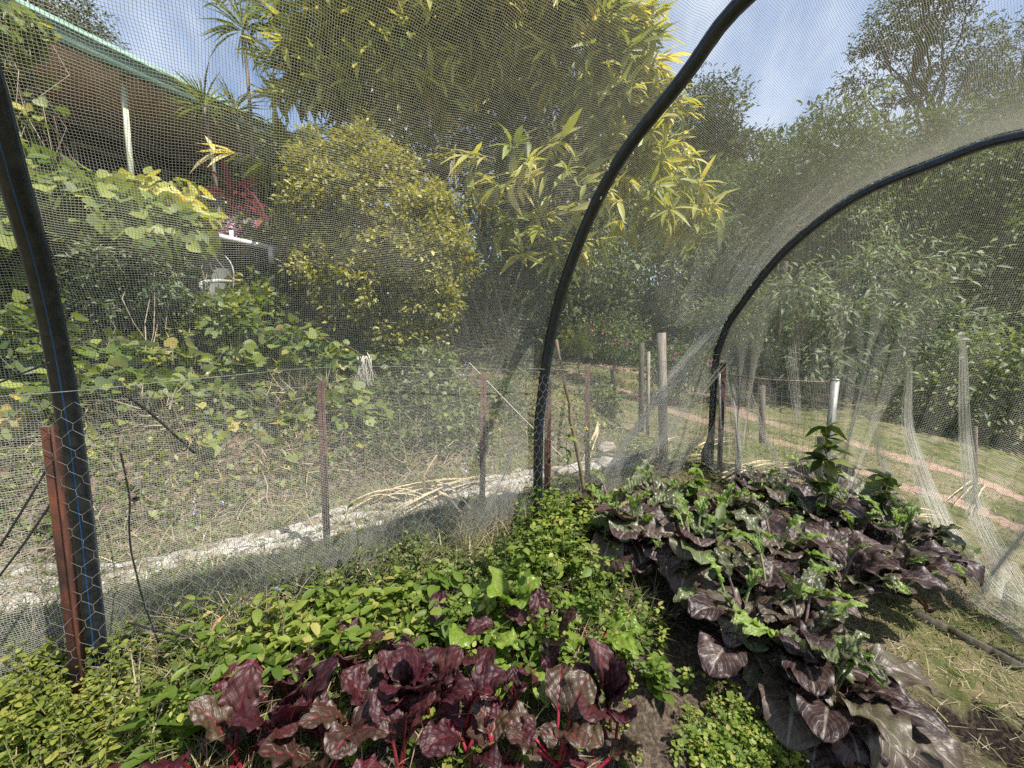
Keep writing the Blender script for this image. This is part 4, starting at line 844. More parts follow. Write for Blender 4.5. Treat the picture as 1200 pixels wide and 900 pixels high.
for sx_ in (-.19, .19):
    for sy_ in (-.38, .0): mb = MB(); mb.tube([g0+[sx_, sy_, 0], g0+[sx_*1.15, sy_*1.1, -.42]], [.02, .014], 8); mb.build('leg', pl, croot)
    mb = MB(); mb.tube([g0+[sx_*1.1, .02, .26], g0+[sx_*1.2, -.2, .24], g0+[sx_*1.15, -.4, .2], g0+[sx_*1.1, -.4, 0]], .018, 8); mb.build('armrest', pl, croot)

# ------------------------------------------------------------------ white sheet strip along the verge with dry litter
spine = [G(*p) for p in [(-60, 706), (60, 686), (165, 668), (250, 652), (330, 632), (420, 606), (500, 588), (560, 574), (610, 562), (660, 552), (712, 545)]]
sw = [.17, .17, .10, .11, .12, .16, .19, .19, .15, .11, .08]
sp_ = np.array(spine); d = np.concatenate([[0], np.cumsum(np.linalg.norm(np.diff(sp_, axis=0), axis=1))]); nL, nW = 300, 22; q = np.linspace(0, d[-1], nL)
cx, cy, ww = np.interp(q, d, sp_[:, 0]), np.interp(q, d, sp_[:, 1]), np.interp(q, d, sw)*(1+.25*np.sin(q*5.3)+.15*np.sin(q*13))
a = np.linspace(-1, 1, nW); XX = cx[:, None]+NX[0]*a*ww[:, None]; YY = cy[:, None]+NX[1]*a*ww[:, None]+.03*np.sin(q*9)[:, None]
ZZ = H(XX, YY)+.012+.009*np.abs(np.sin(q*4.1+1.3*np.sin(q*2.3))[:, None]+.4*np.sin(q*11)[:, None])*(1-a**2)+.006*np.abs(np.sin(q[:, None]*21+a*5+2*np.sin(q*7)[:, None]))+.005*np.sin(q[:, None]*61+a*13)+.012*np.sin(a*9+q[:, None]*6); ZZ[:, 0] = H(XX[:, 0], YY[:, 0])-.02; ZZ[:, -1] = H(XX[:, -1], YY[:, -1])-.02
ii = (np.arange(nL-1)[:, None]*nW+np.arange(nW-1)[None]).ravel()
shm, t, o_ = nmat('dirty_white_sheet'); l = t.links.new; tcn = N(t, 'ShaderNodeTexCoord'); n1 = N(t, 'ShaderNodeTexNoise', i_Scale=7.0, i_Detail=7.0, i_Roughness=.7); l(tcn.outputs['Object'], n1.inputs['Vector'])
rr = ramp(t, [(.42, (.15, .115, .08)), (.50, (.30, .28, .25)), (.64, (.45, .445, .42))]); l(n1.outputs[0], rr.inputs[0]); p_ = N(t, 'ShaderNodeBsdfPrincipled'); p_.inputs['Roughness'].default_value = .75; l(rr.outputs[0], p_.inputs[0]); b_ = N(t, 'ShaderNodeBump'); b_.inputs['Distance'].default_value = .02; b_.inputs['Strength'].default_value = .8; l(n1.outputs[0], b_.inputs['Height']); l(b_.outputs[0], p_.inputs['Normal']); l(p_.outputs[0], o_.inputs[0])
o = mesh_np('plastic_sheet', np.stack([XX, YY, ZZ], -1).reshape(-1, 3), [np.stack([ii, ii+nW, ii+nW+1, ii+1], 1)], shm, smooth=True); tag(o, 'long crumpled dirty white sheet lying along the foot of the bank', 'sheet')
def slab(pts, th, mat, name, label, cat, group=None, lift=.012):
    g_ = [G(*p) for p in pts]; mb = MB(); P = np.array([[p[0], p[1], h(p[0], p[1])+lift] for p in g_]); k = len(P); V = np.concatenate([P, P+[0, 0, th]]); j = np.arange(k)
    mb.add(V, [np.stack([j, (j+1) % k, k+(j+1) % k, k+j], 1), j[None, ::-1], (j+k)[None]]); o = mb.build(name, mat); tag(o, label, cat, group)
for pts, lab in (([(798, 532), (716, 522), (724, 515), (700, 512)][::-1] and [(700, 530), (706, 521), (718, 523), (722, 529), (708, 534)], 'crumpled white scrap left of the tall stake, farther of two'), ([(698, 545), (712, 536), (738, 543), (728, 550), (708, 552)], 'crumpled white scrap behind the mustard bed, nearer of two')):
    slab(pts, .03, shm, 'plastic_scrap', lab, 'plastic scrap')
slab([(352, 698), (356, 690), (430, 658), (444, 656), (440, 664), (372, 692)], .015, M['woodgrey'], 'timber_plank', 'pale flat plank lying in the grass in front of the white sheet', 'plank')
# upright offcut
b = G(240, 764); mb = MB(); t_ = A(254, 724, b[1]+.02); 
sd_ = np.array([1., .2, 0]); mb.add(np.array([b-sd_*.022, b+sd_*.022, t_+sd_*.014+[0, 0, .0], t_-sd_*.006-[0, 0, .012], b-sd_*.022+[0, .02, 0], b+sd_*.022+[0, .02, 0], t_+sd_*.014+[0, .02, 0], t_-sd_*.006+[0, .02, -.012]]), [np.array([[0, 1, 2, 3], [7, 6, 5, 4], [0, 4, 5, 1], [1, 5, 6, 2], [2, 6, 7, 3], [3, 7, 4, 0]])])
o = mb.build('timber_offcut', M['woodorange']); tag(o, 'orange brown pointed timber offcut standing in the grass by the short tie', 'offcut')
# dry palm fronds / stalks on the ground
fr = [((430, 598), (560, 572)), ((440, 590), (520, 596)), ((470, 606), (590, 566)), ((500, 575), (545, 602)), ((410, 600), (470, 590)), ((700, 500), (690, 545)), ((850, 570), (925, 548)), ((845, 552), (905, 575)), ((900, 560), (960, 562)), ((1070, 610), (1120, 622)), ((1150, 570), (1120, 600)), ((760, 545), (800, 520)), ((800, 545), (870, 552)), ((735, 530), (760, 548)), ((820, 530), (860, 520))]
mb = MB()
for a_, b_ in fr:
    for k in range(3):
        pa_, pb_ = G(*a_), G(*b_); pa_ = pa_+rng.normal(0, .03, 3); pb_ = pb_+rng.normal(0, .05, 3); t = np.linspace(0, 1, 9)[:, None]; P = pa_+(pb_-pa_)*t; P[:, 2] = H(P[:, 0], P[:, 1])+.02+.05*np.sin(np.pi*t[:, 0])+.02*k; mb.tube(P, np.linspace(.012, .004, 9), 6, flat=.4)
o = mb.build('dry_fronds', M['straw']); tag(o, 'dry tan palm fronds and stalks strewn on the verge', 'fronds', kind='stuff')
b_ = G(497, 592); mb = MB(); mb.tube([b_, A(497, 556, b_[1]), A(512, 533, b_[1])], [.012, .009, .005], 6); o = mb.build('dry_stick', M['straw']); tag(o, 'straw coloured bent stick standing out of the white sheet', 'stick')
wire_thing([A(500, 638, 2.25), A(521, 672, 2.15)], .006, M['straw'], 'dry_stick', 'pale straight stick in the grass left of the strap of net', 'stick')
# garden edging at the end curtain
ep = [G(1068, 722), G(1110, 742), G(1160, 768), G(1200, 790), G(1290, 842)]; mb = MB()
for a_, b_ in zip(ep[:-1], ep[1:]):
    a_ = a_+[0, 0, .02]; b_ = b_+[0, 0, .02]; mb.prism([(-.009, -.05), (.009, -.05), (.009, .022), (-.009, .022)], a_, b_)
o = mb.build('edging_board', M['wooddark']); tag(o, 'weathered board holding down the foot of the loose net at right', 'edging board')

# ------------------------------------------------------------------ grass, weeds, straw
def scatter_ground(n, test, tpl, size, mk, name, label, cat, droop=(.1, 1.0), xr=(-3, 6), yr=(.25, 8), wj=.4, lean=.7, zoff=0):
    x = rng.uniform(*xr, n*4); y = yr[0]+(yr[1]-yr[0])*rng.random(n*4)**1.6; keep = test(x, y)*(np.sin(3.1*x+2)*np.sin(3.7*y)*.5+.5+.5*np.sin(7*x-5*y)*.5+.35) > rng.random(n*4)
    keep &= np.abs(x) < y*1.35+.3; x, y = x[keep][:n], y[keep][:n]; z = H(x, y)+zoff; k = len(x); th = rng.uniform(0, 2*np.pi, k); up_ = rng.uniform(*droop, k)
    ax = np.stack([np.cos(th)*lean, np.sin(th)*lean, up_], 1); nr = np.stack([-np.cos(th)*up_, -np.sin(th)*up_, np.full(k, lean)], 1)+rng.normal(0, .2, (k, 3))
    tone = np.clip(.5+.25*np.sin(2.3*x)*np.sin(2.9*y)+rng.normal(0, .2, k), 0, 1)
    lv = leaves(tpl, np.stack([x, y, z], 1), ax, nr, size*rng.uniform(.5, 1.4, k), rng.uniform(1-wj, 1+wj, k), tone); V, P, r = join([lv]); o = mesh_np(name, V, P, ML[mk], None, r); tag(o, label, cat, kind='stuff'); return o
def usf(fn): return lambda x, y: fn(*us(x, y), x, y)
holeT = lambda x, y: 1-np.clip(1.2-np.hypot((x-hole[0])/.30, (y-hole[1])/.13), 0, 1)
trk = lambda x, y: np.minimum(poly_dist(x, y, TR1), poly_dist(x, y, TR2))
soilT = lambda x, y: ss(.25, .5, np.hypot((x-soilc[0])/.55, (y-soilc[1])/.75))
scatter_ground(30000, usf(lambda u, s, x, y: ((u > -.6)*(u < 1.15)*.9+(u < -.6)*(x > .9)*.75*(y < 2.2))*soilT(x, y)*holeT(x, y)), T_blade(.05, -.25), .075, 'grass', 'grass', 'short mixed green grass inside and beside the net', 'grass')
scatter_ground(34000, usf(lambda u, s, x, y: ((s > 3.4)+(u > .8)*(u < 1.5)*.5)*np.clip(trk(x, y)*5-.6, 0, 1)*(u < 6)), T_blade(.09, -.25), .075, 'grass', 'lawn_grass', 'mown grass either side of the dirt track', 'grass', xr=(-1, 14), yr=(2, 17), droop=(.1, .7))
scatter_ground(24000, usf(lambda u, s, x, y: (((u > -.7)*(u < 2.0)*.7)+(u < -.6)*(x > .8)*1.0*(y < 2.4)+(y < 1.2)*.7)*(.25+.75*soilT(x, y))), T_blade(.035, -.05), .06, 'strawb', 'straw', 'dry straw and dead grass littering the ground', 'straw', droop=(-.02, .35), lean=1.0, zoff=.012)
scatter_ground(5200, usf(lambda u, s, x, y: ((u > -.75)*(u < .9)*(s < 2.2)*.9)), T_blade(.022, -.35), .17, 'strawb', 'dead_grass', 'long dead grass standing along the foot of the net at left', 'dead grass', xr=(-3, 1.2), yr=(.5, 4), droop=(.1, 1.6))
scatter_ground(5200, usf(lambda u, s, x, y: ((u > -.8)*(u < 1.0)*(s < 2.6)*.9)), T_blade(.03, -.3), .13, 'grass', 'tall_grass', 'longer green grass tufts along the foot of the net at left', 'grass', xr=(-3, 1.2), yr=(.5, 4), droop=(.2, 1.6))
scatter_ground(13000, usf(lambda u, s, x, y: ((u > .8)*(u < 3.0)*(s < 3.8)*.9)), T_blade(.035, -.15), .10, 'strawb', 'bank_straw', 'dry straw lying over the white sheet and the foot of the bank', 'straw', xr=(-5, 2), yr=(1.2, 6), droop=(-.05, .6), zoff=.02)
scatter_ground(9000, usf(lambda u, s, x, y: ((u > 1.25)*(u < 3.2)*(s < 4.0)*.9)), T_diamond(.55), .05, 'vine', 'bank_cover', 'patchy green weeds on the brown foot of the bank', 'ground cover', xr=(-5, 2), yr=(1.5, 6), droop=(.1, 1.0), zoff=.03)
scatter_ground(22000, usf(lambda u, s, x, y: ((u > .3)*(u < 2.4)*(s < 4.2)*.9)), T_diamond(.7), .032, 'mid', 'ground_cover', 'small leaved green weeds on the verge by the white sheet', 'ground cover', xr=(-3, 3), yr=(1.2, 5), droop=(.2, 1.2))
def weeds(spots, mk, name, label, tpl, size, nst=7, hgt=.12, spread=.09, tiers=4):
    parts = []; mb = MB()
    for (px, py, k) in spots:
        c = G(px, py); tone0 = rng.uniform(.15, .8); sc0 = rng.uniform(.55, 1.35)
        for i in range(int(k)):
            b = c+[rng.normal(0, spread*1.6), rng.normal(0, spread*1.3), 0]; b[2] = h(b[0], b[1])
            for j in range(2):
                hh_ = hgt*rng.uniform(.4, 1.5); tp = b+[rng.normal(0, .035), rng.normal(0, .035), hh_]; t = np.linspace(0, 1, 5)[:, None]; P = b+(tp-b)*t; mb.tube(P, np.linspace(.0025, .0012, 5), 4, False)
                for q in range(tiers):
                    f_ = 1-q*rng.uniform(.17, .27); pc = b+(tp-b)*f_; th0 = rng.uniform(0, 6.28)+q*1.57
                    m_ = 4 if q == 0 else 2; th = th0+np.arange(m_)*2*np.pi/m_+rng.normal(0, .25, m_); ax = np.stack([np.cos(th), np.sin(th), rng.uniform(-.35, .6, m_)], 1)
                    parts.append(leaves(tpl, np.tile(pc, (m_, 1))+ax*.006, ax, np.tile([0, 0, 1.], (m_, 1))+rng.normal(0, .3, (m_, 3)), sc0*size*rng.uniform(.5, 1.25, m_)*(1 if q else .7), rng.uniform(.7, 1.2, m_), np.clip(tone0+rng.normal(0, .15, m_)+(.15 if q == 0 else 0), 0, 1)))
    V, P, r = join(parts)
    o = mesh_np(name, V, P, ML[mk], None, r); tag(o, label, 'weeds', kind='stuff'); s_ = mb.build('weed_stems', plain('weed_stem_'+name, (.10, .14, .04), (.2, .2, .08), .6), o); return o
W1 = []
for i in range(30):
    px = rng.uniform(250, 560); W1.append((px, 735+(560-px)*.13+rng.uniform(-20, 60), rng.integers(1, 5)))
weeds(W1, 'lime', 'lime_weeds', 'lime green broad leaved seedlings along the back of the beet bed', T_oval(.5), .066, hgt=.12, spread=.05)
W2 = [(rng.uniform(628, 715), rng.uniform(625, 700), 4) for _ in range(34)]
weeds(W2, 'lime', 'bright_weeds', 'thick bright green weeds round the foot of the middle hoop', T_oval(.6), .042, hgt=.21, tiers=6, spread=.05)
W3 = [(rng.uniform(560, 745), rng.uniform(690, 800), rng.integers(1, 4)) for _ in range(44)]
weeds(W3, 'lime', 'bed_weeds', 'yellow green weeds filling the bed between beets and mustard', T_oval(.6), .042, hgt=.11, spread=.05)
W4 = [(rng.uniform(-20, 105), rng.uniform(815, 915), 4) for _ in range(44)]+[(rng.uniform(100, 200), rng.uniform(850, 910), 2) for _ in range(14)]
weeds(W4, 'cornerw', 'corner_weeds', 'yellow green small leaved weeds in the lower left corner', T_oval(.65), .026, hgt=.12, tiers=6, spread=.05)
W5 = [(rng.uniform(825, 915), rng.uniform(855, 905), 4) for _ in range(30)]+[(838, 805, 2), (872, 792, 2)]
weeds(W5, 'lime', 'clover_patch', 'bright green low weeds on the bare soil in front of the mustard', T_oval(.8), .022, hgt=.06, spread=.035)
W6 = [(rng.uniform(330, 620), rng.uniform(655, 735), rng.integers(1, 4)) for _ in range(70)]
weeds(W6, 'mid', 'verge_weeds', 'mid green weeds at the foot of the net between the hoops', T_oval(.5), .036, hgt=.12, spread=.06)
W8 = [(rng.uniform(100, 330), rng.uniform(690, 830), rng.integers(1, 3)) for _ in range(40)]
weeds(W8, 'mid', 'sparse_weeds', 'sparse small weeds in the dry grass between the rusty picket and the beets', T_oval(.5), .03, hgt=.1, spread=.05)
W7 = [(rng.uniform(240, 720), rng.uniform(760, 905), rng.integers(1, 3)) for _ in range(50)]
weeds(W7, 'lime', 'chickweed', 'small leaved green weeds on the soil among the beet stalks', T_oval(.8), .026, hgt=.06, spread=.05)
def stemplant(px, py, tpx, tpy, mk, label, n=12, size=.05, tpl=None, flower=None, r=.003):
    b = G(px, py); t_ = A(tpx, tpy, b[1]); root = thing('tall_weed', label, 'weed', b, 'tall weeds'); mb = MB(); k = 12; t = np.linspace(0, 1, k)[:, None]; P = b+(t_-b)*t; P[1:-1, :2] += rng.normal(0, .006, (k-2, 2)); mb.tube(P, np.linspace(r, r*.5, k), 5); mb.build('stem', M['cane'], root)
    i = rng.integers(3, k, n); pos = P[i]; th = rng.uniform(0, 6.28, n); ax = np.stack([np.cos(th), np.sin(th), rng.uniform(-.9, .7, n)], 1)+rng.normal(0, .2, (n, 3))
    V, Pp, rr_ = join([leaves(tpl or T_oval(.45), pos, ax, np.tile([0, 0, 1.], (n, 1))+rng.normal(0, .3, (n, 3)), size*rng.uniform(.5, 1.3, n))]); mesh_np('foliage', V, Pp, ML[mk], root, rr_)
    if flower: V, Pp, rr_ = join([leaves(T_diamond(.8, .1), np.tile(t_, (12, 1)), unit(12), unit(12), .014*np.ones(12))]); mesh_np('flower', V, Pp, ML[flower], root, rr_)
stemplant(335, 790, 326, 690, 'lime', 'upright weed with a lilac bloom right of the wooden offcut', 16, .045, flower='lilac')
stemplant(668, 640, 664, 500, 'lime', 'tall thin weed with lobed leaves between the middle hoop and the cane', 14, .07)
stemplant(700, 640, 687, 502, 'lime', 'spindly weed topped by a small yellow flower', 10, .05, flower='yflower')
stemplant(425, 700, 415, 590, 'mid', 'thin branched weed in the verge in front of the white sheet', 10, .04)

# ------------------------------------------------------------------ vegetables with big leaves
def bigleaf(base, az, elev, pet, Lb, Wb, curl, kind, rnd_, tw=0.0, fold=.25, wave=.02, puck=.008, pr=.004, nu=15, nv=28):
    """petiole then blade; curl = total bend (radians) of the blade towards the ground; returns blade arrays and petiole path"""
    d0 = np.array([math.sin(az)*math.cos(elev), math.cos(az)*math.cos(elev), math.sin(elev)])
    hz = np.array([math.sin(az), math.cos(az), 0.]); p = np.array(base, float); e = elev; path = [p.copy()]
    npz = 7
    for i in range(npz):
        e -= curl*.12/npz; p = p+(hz*math.cos(e)+np.array([0, 0, math.sin(e)]))*pet/npz; path.append(p.copy())
    pts = [p.copy()]; ang = [e]
    for i in range(nv-1):
        t = i/(nv-1); e -= curl/(nv-1)*(.5+1.0*t); p = p+(hz*math.cos(e)+np.array([0, 0, math.sin(e)]))*Lb/(nv-1); pts.append(p.copy()); ang.append(e)
    pts = np.array(pts); ang = np.array(ang); side0 = np.array([math.cos(az), -math.sin(az), 0.])
    T_ = hz[None]*np.cos(ang)[:, None]+np.array([0, 0, 1.])[None]*np.sin(ang)[:, None]; Nn = np.cross(side0[None], T_); 
    t = np.linspace(0, 1, nv)
    if kind == 'beet': prof = (t+.006)**.75*(1.004-t)**.55/.471
    elif kind == 'mustard': prof = np.clip(np.sin(np.pi*np.clip(t*.96+.03, 0, 1)**.9), 0, 1)**.62
    else: prof = np.sin(np.pi*np.clip(t, 0, 1)**.75)**.8
    prof[0] = .10; prof[-1] = .02
    u = np.linspace(-1, 1, nu); ph = rng.uniform(0, 6.28, 4)
    twa = tw*t[:, None]
    Wd = Wb/2*prof[:, None]*(1+.035*np.sin(t[:, None]*23+ph[0]+np.sign(u)*2)*np.abs(u)**3)
    X0 = u[None]*Wd; Zv = fold*np.abs(X0)*(.9-.6*t[:, None])
    Zv = Zv+wave*np.sin(t[:, None]*rng.uniform(13, 19)+ph[1]+np.sign(u)[None]*1.4)*np.abs(u[None])**2.2*np.sin(np.pi*np.clip(t, .03, .97))[:, None]
    vein = (t[:, None]*8-np.abs(u)[None]*2.6); Zv = Zv+puck*np.abs(np.sin(np.pi*vein))*(1-np.exp(-np.abs(u)[None]*5))*np.sin(np.pi*np.clip(t, .02, .98))[:, None]**.5 + puck*.6*np.sin(u[None]*11+ph[2])*np.sin(t[:, None]*27+ph[3])
    Xr = X0*np.cos(twa)-Zv*np.sin(twa); Zr = X0*np.sin(twa)+Zv*np.cos(twa)
    V = pts[:, None]+Xr[..., None]*side0+Zr[..., None]*Nn[:, None]
    V = V.reshape(-1, 3); V[:, 2] = np.maximum(V[:, 2], H(V[:, 0], V[:, 1])+.004+.004*rng.random(len(V)))
    jj = (np.arange(nv-1)[:, None]*nu+np.arange(nu-1)[None]).ravel(); Q = np.stack([jj, jj+1, jj+nu+1, jj+nu], 1)
    uv = np.stack(np.broadcast_arrays((u[None]+1)/2, t[:, None]), -1).reshape(-1, 2)
    rib = pts[:int(nv*.8)]-Nn[:int(nv*.8)]*pr*.5
    return V, Q, uv, np.array(path), rib
def plant(name, label, cat, base, specs, mats, kind, group, pr=.005, stalk='stalk'):
    root = thing(name, label, cat, base, group)
    for (az, el_, pet, Lb, Wb, curl, m_, rn, tw, wave) in specs:
        V, Q, uv, path, rib = bigleaf(np.array(base)+[rng.normal(0, .012), rng.normal(0, .012), 0], az, el_, pet, Lb, Wb, curl, kind, rn, tw, wave=wave, pr=pr)
        lo = mesh_np('leaf', V, [Q], mats[m_][0], root, np.full(len(V), rn), uv, True)
        mb = MB(); allp = np.concatenate([path[:-1], rib]); mb.tube(allp, np.concatenate([np.linspace(pr*1.2, pr, len(path)-1), np.linspace(pr, pr*.15, len(rib))]), 7); mb.build(stalk, mats[m_][1], lo if False else root, True)
    return root
vb = veinmat('beet_leaf', [(0, (.022, .007, .009)), (.45, (.042, .010, .014)), (.75, (.062, .022, .018)), (1, (.07, .055, .024))], (.11, .012, .020), .50, .42, .12, (2.0, .7, .8), 8, 3.0, .45)
vr = veinmat('magenta_beet_leaf', [(0, (.040, .008, .013)), (.6, (.075, .011, .020)), (1, (.11, .022, .032))], (.16, .02, .035), .50, .42, .18, (2.0, .7, .9), 8, 3.0, .5)
vo = veinmat('bronze_beet_leaf', [(0, (.035, .018, .012)), (.5, (.058, .034, .018)), (1, (.10, .095, .038))], (.18, .03, .035), .48, .7, .2, (1.6, 1.2, .6), 8, 3.0, .6)
vg = veinmat('chard_leaf', [(0, (.10, .17, .02)), (.5, (.19, .29, .035)), (1, (.28, .36, .08))], (.30, .34, .14), .32, .5, .42, (1.1, 1.3, .5), 9, 3.0, .5)
vm = veinmat('purple_mustard_leaf', [(0, (.026, .014, .015)), (.4, (.055, .030, .029)), (.7, (.075, .056, .038)), (1, (.10, .115, .045))], (.21, .18, .14), .44, .45, .12, (1.3, 1.0, .8), 11, 4.2, .5, back=None)
vmg = veinmat('bronze_green_mustard_leaf', [(0, (.05, .05, .032)), (.4, (.085, .095, .045)), (.75, (.13, .155, .065)), (1, (.19, .24, .10))], (.22, .23, .15), .36, .5, .25, (1.1, 1.3, .6), 11, 4.2, .45)
vml = veinmat('young_mustard_leaf', [(0, (.12, .18, .035)), (.5, (.20, .29, .065)), (1, (.29, .38, .11))], (.3, .36, .16), .4, .4, .4, (1.1, 1.3, .5), 10, 3.5, .4)
stR = plain('crimson_stalk', (.20, .012, .03), (.34, .03, .05), .35, 30); stD = plain('dark_red_stalk', (.10, .012, .02), (.18, .03, .03), .4, 30)
stM = plain('purple_stalk', (.12, .08, .08), (.22, .16, .14), .5, 30); stG = plain('green_stalk', (.18, .24, .09), (.28, .34, .15), .5, 30)
BM = [(vb, stD), (vr, stR), (vo, stR)]; GM = [(vg, stR)]; MM = [(vm, stM), (vmg, stM), (vml, stG)]
def az_(deg): return R(deg)
# beet rosettes: (az, elev, petiole, blade, width, curl, material, tone, twist, wave)
def beet_specs(n, Lb, mset, lean=None, up=(50, 85), wide=.66, tones=(.05, .7)):
    o_ = []
    for i in range(n):
        a = R(lean+rng.uniform(-70, 70)) if lean is not None else i*2*math.pi/n+rng.uniform(-.5, .5)
        o_.append((a, R(rng.uniform(*up)), Lb*rng.uniform(.5, .8), Lb*rng.uniform(.75, 1.15), Lb*wide*rng.uniform(.85, 1.15), rng.uniform(.3, 1.7), int(rng.choice(mset)), rng.uniform(*tones), rng.uniform(-.5, .5), .012))
    return o_
bg_ = 'beet plants in the front bed'
BP = [((285, 905), 6, .15, [0, 0, 2], 'dark beet at the bottom edge between the lowest left one and the broad leafed one', None, (45, 85)),
      ((580, 900), 5, .13, [0, 2], 'dark beet at the bottom edge left of the bronze one', None, (50, 85)),
      ((470, 850), 5, .15, [0, 0, 1], 'dense crimson beet just left of the tall crinkled one', None, (62, 88)),
      ((335, 840), 5, .14, [0], 'dark beet sticking up behind the broad glossy leaf among the lime weeds', None, (60, 88)),
((225, 905), 6, .17, [0, 0, 1], 'dark crimson beet at the lower left end of the bed, leaves lying low', None, (20, 60)),
      ((335, 880), 7, .16, [0, 0, 1], 'crimson beet with one broad glossy leaf standing among lime weeds, second from the left', None, (45, 85)),
      ((385, 912), 7, .17, [0, 0, 2], 'beet with overlapping folded leaves at the bottom edge below the broad leafed one', None, (20, 75)),
      ((432, 862), 6, .16, [0, 2, 2], 'beet with a pale bronze leaf beside dark crimson ones', None, (40, 80)),
      ((512, 790), 6, .15, [0, 0], 'beet with a ruffled dark leaf at the back of the bed near the net', None, (40, 80)),
      ((502, 855), 7, .17, [0, 1, 0], 'tall upright crimson beet with crinkled leaves in the middle of the bed', None, (60, 88)),
      ((470, 905), 5, .14, [1, 0], 'bright magenta beet at the bottom edge of the picture', None, (45, 85)),
      ((548, 868), 5, .16, [0, 1], 'beet with a smooth leaf on a long straight red stalk', None, (50, 85)),
      ((545, 905), 5, .13, [1, 0], 'small beet with frilly purple leaves in front of the long stalked one', None, (25, 70)),
      ((590, 850), 3, .11, [0], 'small beet with two narrow erect dark leaves left of the bronze one', None, (70, 88)),
      ((655, 895), 6, .17, [2, 2, 2], 'bronze brown glossy beet at the front with bright red veins', None, (50, 85)),
      ((640, 830), 3, .11, [0, 1], 'small dark beet half hidden behind the bronze one', None, (65, 88)),
      ((708, 862), 6, .16, [0, 0], 'tall dark red beet at the right end of the bed beside bare soil', None, (72, 89)),
      ((700, 915), 5, .13, [2, 1], 'low beet with olive and magenta leaves at the bottom edge by the bare soil', None, (20, 60)),
      ((455, 815), 4, .12, [0, 0], 'small dark beet with cupped leaves in the grass gap at the back left', None, (50, 80)),
      ((645, 770), 4, .15, [2, 0], 'dark brownish beet with drooping leaf in the shade behind the yellow green chard', None, (55, 85)),
      ((410, 800), 4, .13, [0, 2], 'brown red beet with an upright pointed leaf behind the pale bronze one', None, (60, 85))]
for (pp, n, Lb, ms, lab, ln, up) in BP:
    plant('beet_plant', lab, 'beet plant', G(*pp), beet_specs(n, Lb, ms, ln, up), BM, 'beet', bg_)
cg = 'green chard plants behind the beets'
for (pp, n, Lb, lab, up) in (((598, 735), 5, .17, 'tallest green chard with a thick straight red stalk at the back of the bed', (50, 86)), ((560, 765), 6, .16, 'lime green chard with crinkled leaves spreading left on pink stalks', (35, 70)),
                             ((690, 755), 5, .16, 'yellow green chard with ribbed leaves leaning over the dark beet near the mustard', (30, 65)), ((612, 780), 5, .14, 'pale green chard with a leaf hanging low in the middle of the weeds', (25, 60))):
    plant('chard_plant', lab, 'chard plant', G(*pp), beet_specs(n, Lb, [0], None, up, .75, (.2, .9)), GM, 'chard', cg)
# mustard
def mus_specs(n, Lb, lean=None, green=.2, up=(15, 60), young=4):
    o_ = []; n += 3; Lb *= 1.16
    for i in range(n):
        a = R(lean+rng.uniform(-95, 95)) if lean is not None else i*2*math.pi/n+rng.uniform(-.4, .4)
        m_ = 1 if rng.random() < green else 0
        o_.append((a, R(rng.uniform(*up)), Lb*rng.uniform(.4, .85), Lb*rng.uniform(.6, 1.15), Lb*rng.uniform(.58, .8), rng.uniform(1.0, 2.3), m_, rng.uniform(.05, .8), rng.uniform(-.4, .4), .018))
    for i in range(young):
        o_.append((rng.uniform(0, 6.28), R(rng.uniform(45, 85)), Lb*rng.uniform(.8, 1.15), Lb*rng.uniform(.4, .62), Lb*rng.uniform(.2, .3), rng.uniform(.6, 1.8), int(rng.choice([1, 2, 2])), rng.uniform(.2, .9), rng.uniform(-.4, .4), .012))
    return o_
mg = 'purple mustard plants in the right bed'
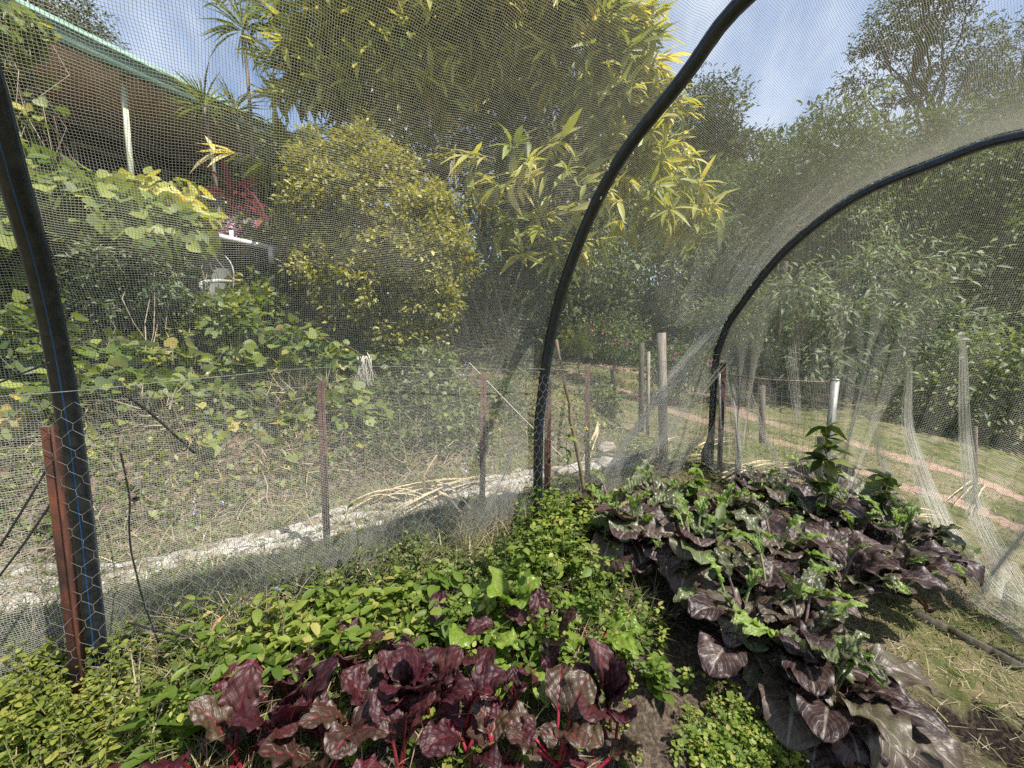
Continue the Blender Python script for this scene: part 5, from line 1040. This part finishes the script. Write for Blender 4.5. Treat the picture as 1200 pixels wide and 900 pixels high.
MP = [((722, 650), 9, .22, None, .45, 5, 'mustard with olive green upper leaves at the left end of the bed, over deep shade'),
      ((770, 618), 9, .19, None, .35, 5, 'mustard with small crinkled leaves at the back left of the bed'),
      ((808, 692), 10, .22, 220, .35, 6, 'mustard with big bronze leaves drooping towards the bare soil, tall olive stem inside'),
      ((840, 640), 9, .19, None, .35, 6, 'mustard with a cluster of pale green young leaves in the middle of the bed'),
      ((890, 610), 8, .18, None, .2, 4, 'mustard just in front of the far hoop picket at the back of the bed'),
      ((905, 690), 9, .20, None, .25, 5, 'dark mustard in the very middle of the bed between taller heads'),
      ((955, 640), 9, .20, None, .15, 4, 'dark purple mustard at the back of the bed below the green sprouting stem'),
      ((1010, 625), 9, .21, None, .25, 6, 'mustard going to seed with tall green flowering stem at the back right'),
      ((1050, 670), 8, .20, 60, .35, 7, 'mustard with bright green curled leaf beside the loose net'),
      ((985, 720), 10, .21, 90, .05, 3, 'glossy dark purple mustard with leaves hanging over the grass on the right'),
      ((930, 800), 12, .245, None, .04, 9, 'largest mustard at the front with bright green centre sprouting from dark leaves'),
      ((868, 765), 8, .21, 205, .1, 5, 'mustard with wide cupped bronze leaf beside the bare soil'),
      ((962, 852), 8, .215, 190, .05, 2, 'mustard with nearly black ribbed leaves at the bottom front corner of the bed'),
      ((748, 668), 6, .2, 240, .2, 2, 'mustard with one large dark leaf shading the soil on the left front'),
      ((955, 590), 8, .19, None, .3, 4, 'small leaved mustard at the very back of the bed right of the far hoop foot'),
      ((1000, 670), 9, .2, None, .05, 3, 'dark purple mustard packed between the back right plants'),
      ((900, 745), 9, .2, None, .15, 4, 'dark mustard packed behind the largest front one'),
      ((1045, 715), 7, .19, 80, .05, 2, 'dark mustard at the right edge of the bed with a leaf tip on the grass')]
for (pp, n, Lb, ln, gn, yg, lab) in MP:
    b_ = G(*pp); b_[2] += .11 if pp[1] < 760 else .06; hi = 3 if ln is None else 2
    plant('mustard_plant', lab, 'mustard plant', b_, mus_specs(n, Lb, ln, gn, (25, 75) if pp[1] < 760 else (15, 60), yg+2)+mus_specs(3, Lb*.8, None, gn+.2, (55, 82), 2), MM, 'mustard', mg, .0055)
stemplant(968, 640, 968, 500, 'mid', 'bolting mustard stem with green leaves rising before the timber prop', 60, .13, r=.007)
stemplant(1035, 650, 1040, 560, 'mid', 'leafy bolting stem rising at the right back of the mustard bed', 46, .12, r=.006)
stemplant(838, 720, 842, 610, 'mid', 'thick olive mustard stem carrying small leaves in the left half of the bed', 36, .10, r=.008)
stemplant(812, 640, 815, 548, 'lime', 'pale green sprouting head at the back left of the mustard bed', 30, .09, r=.004)
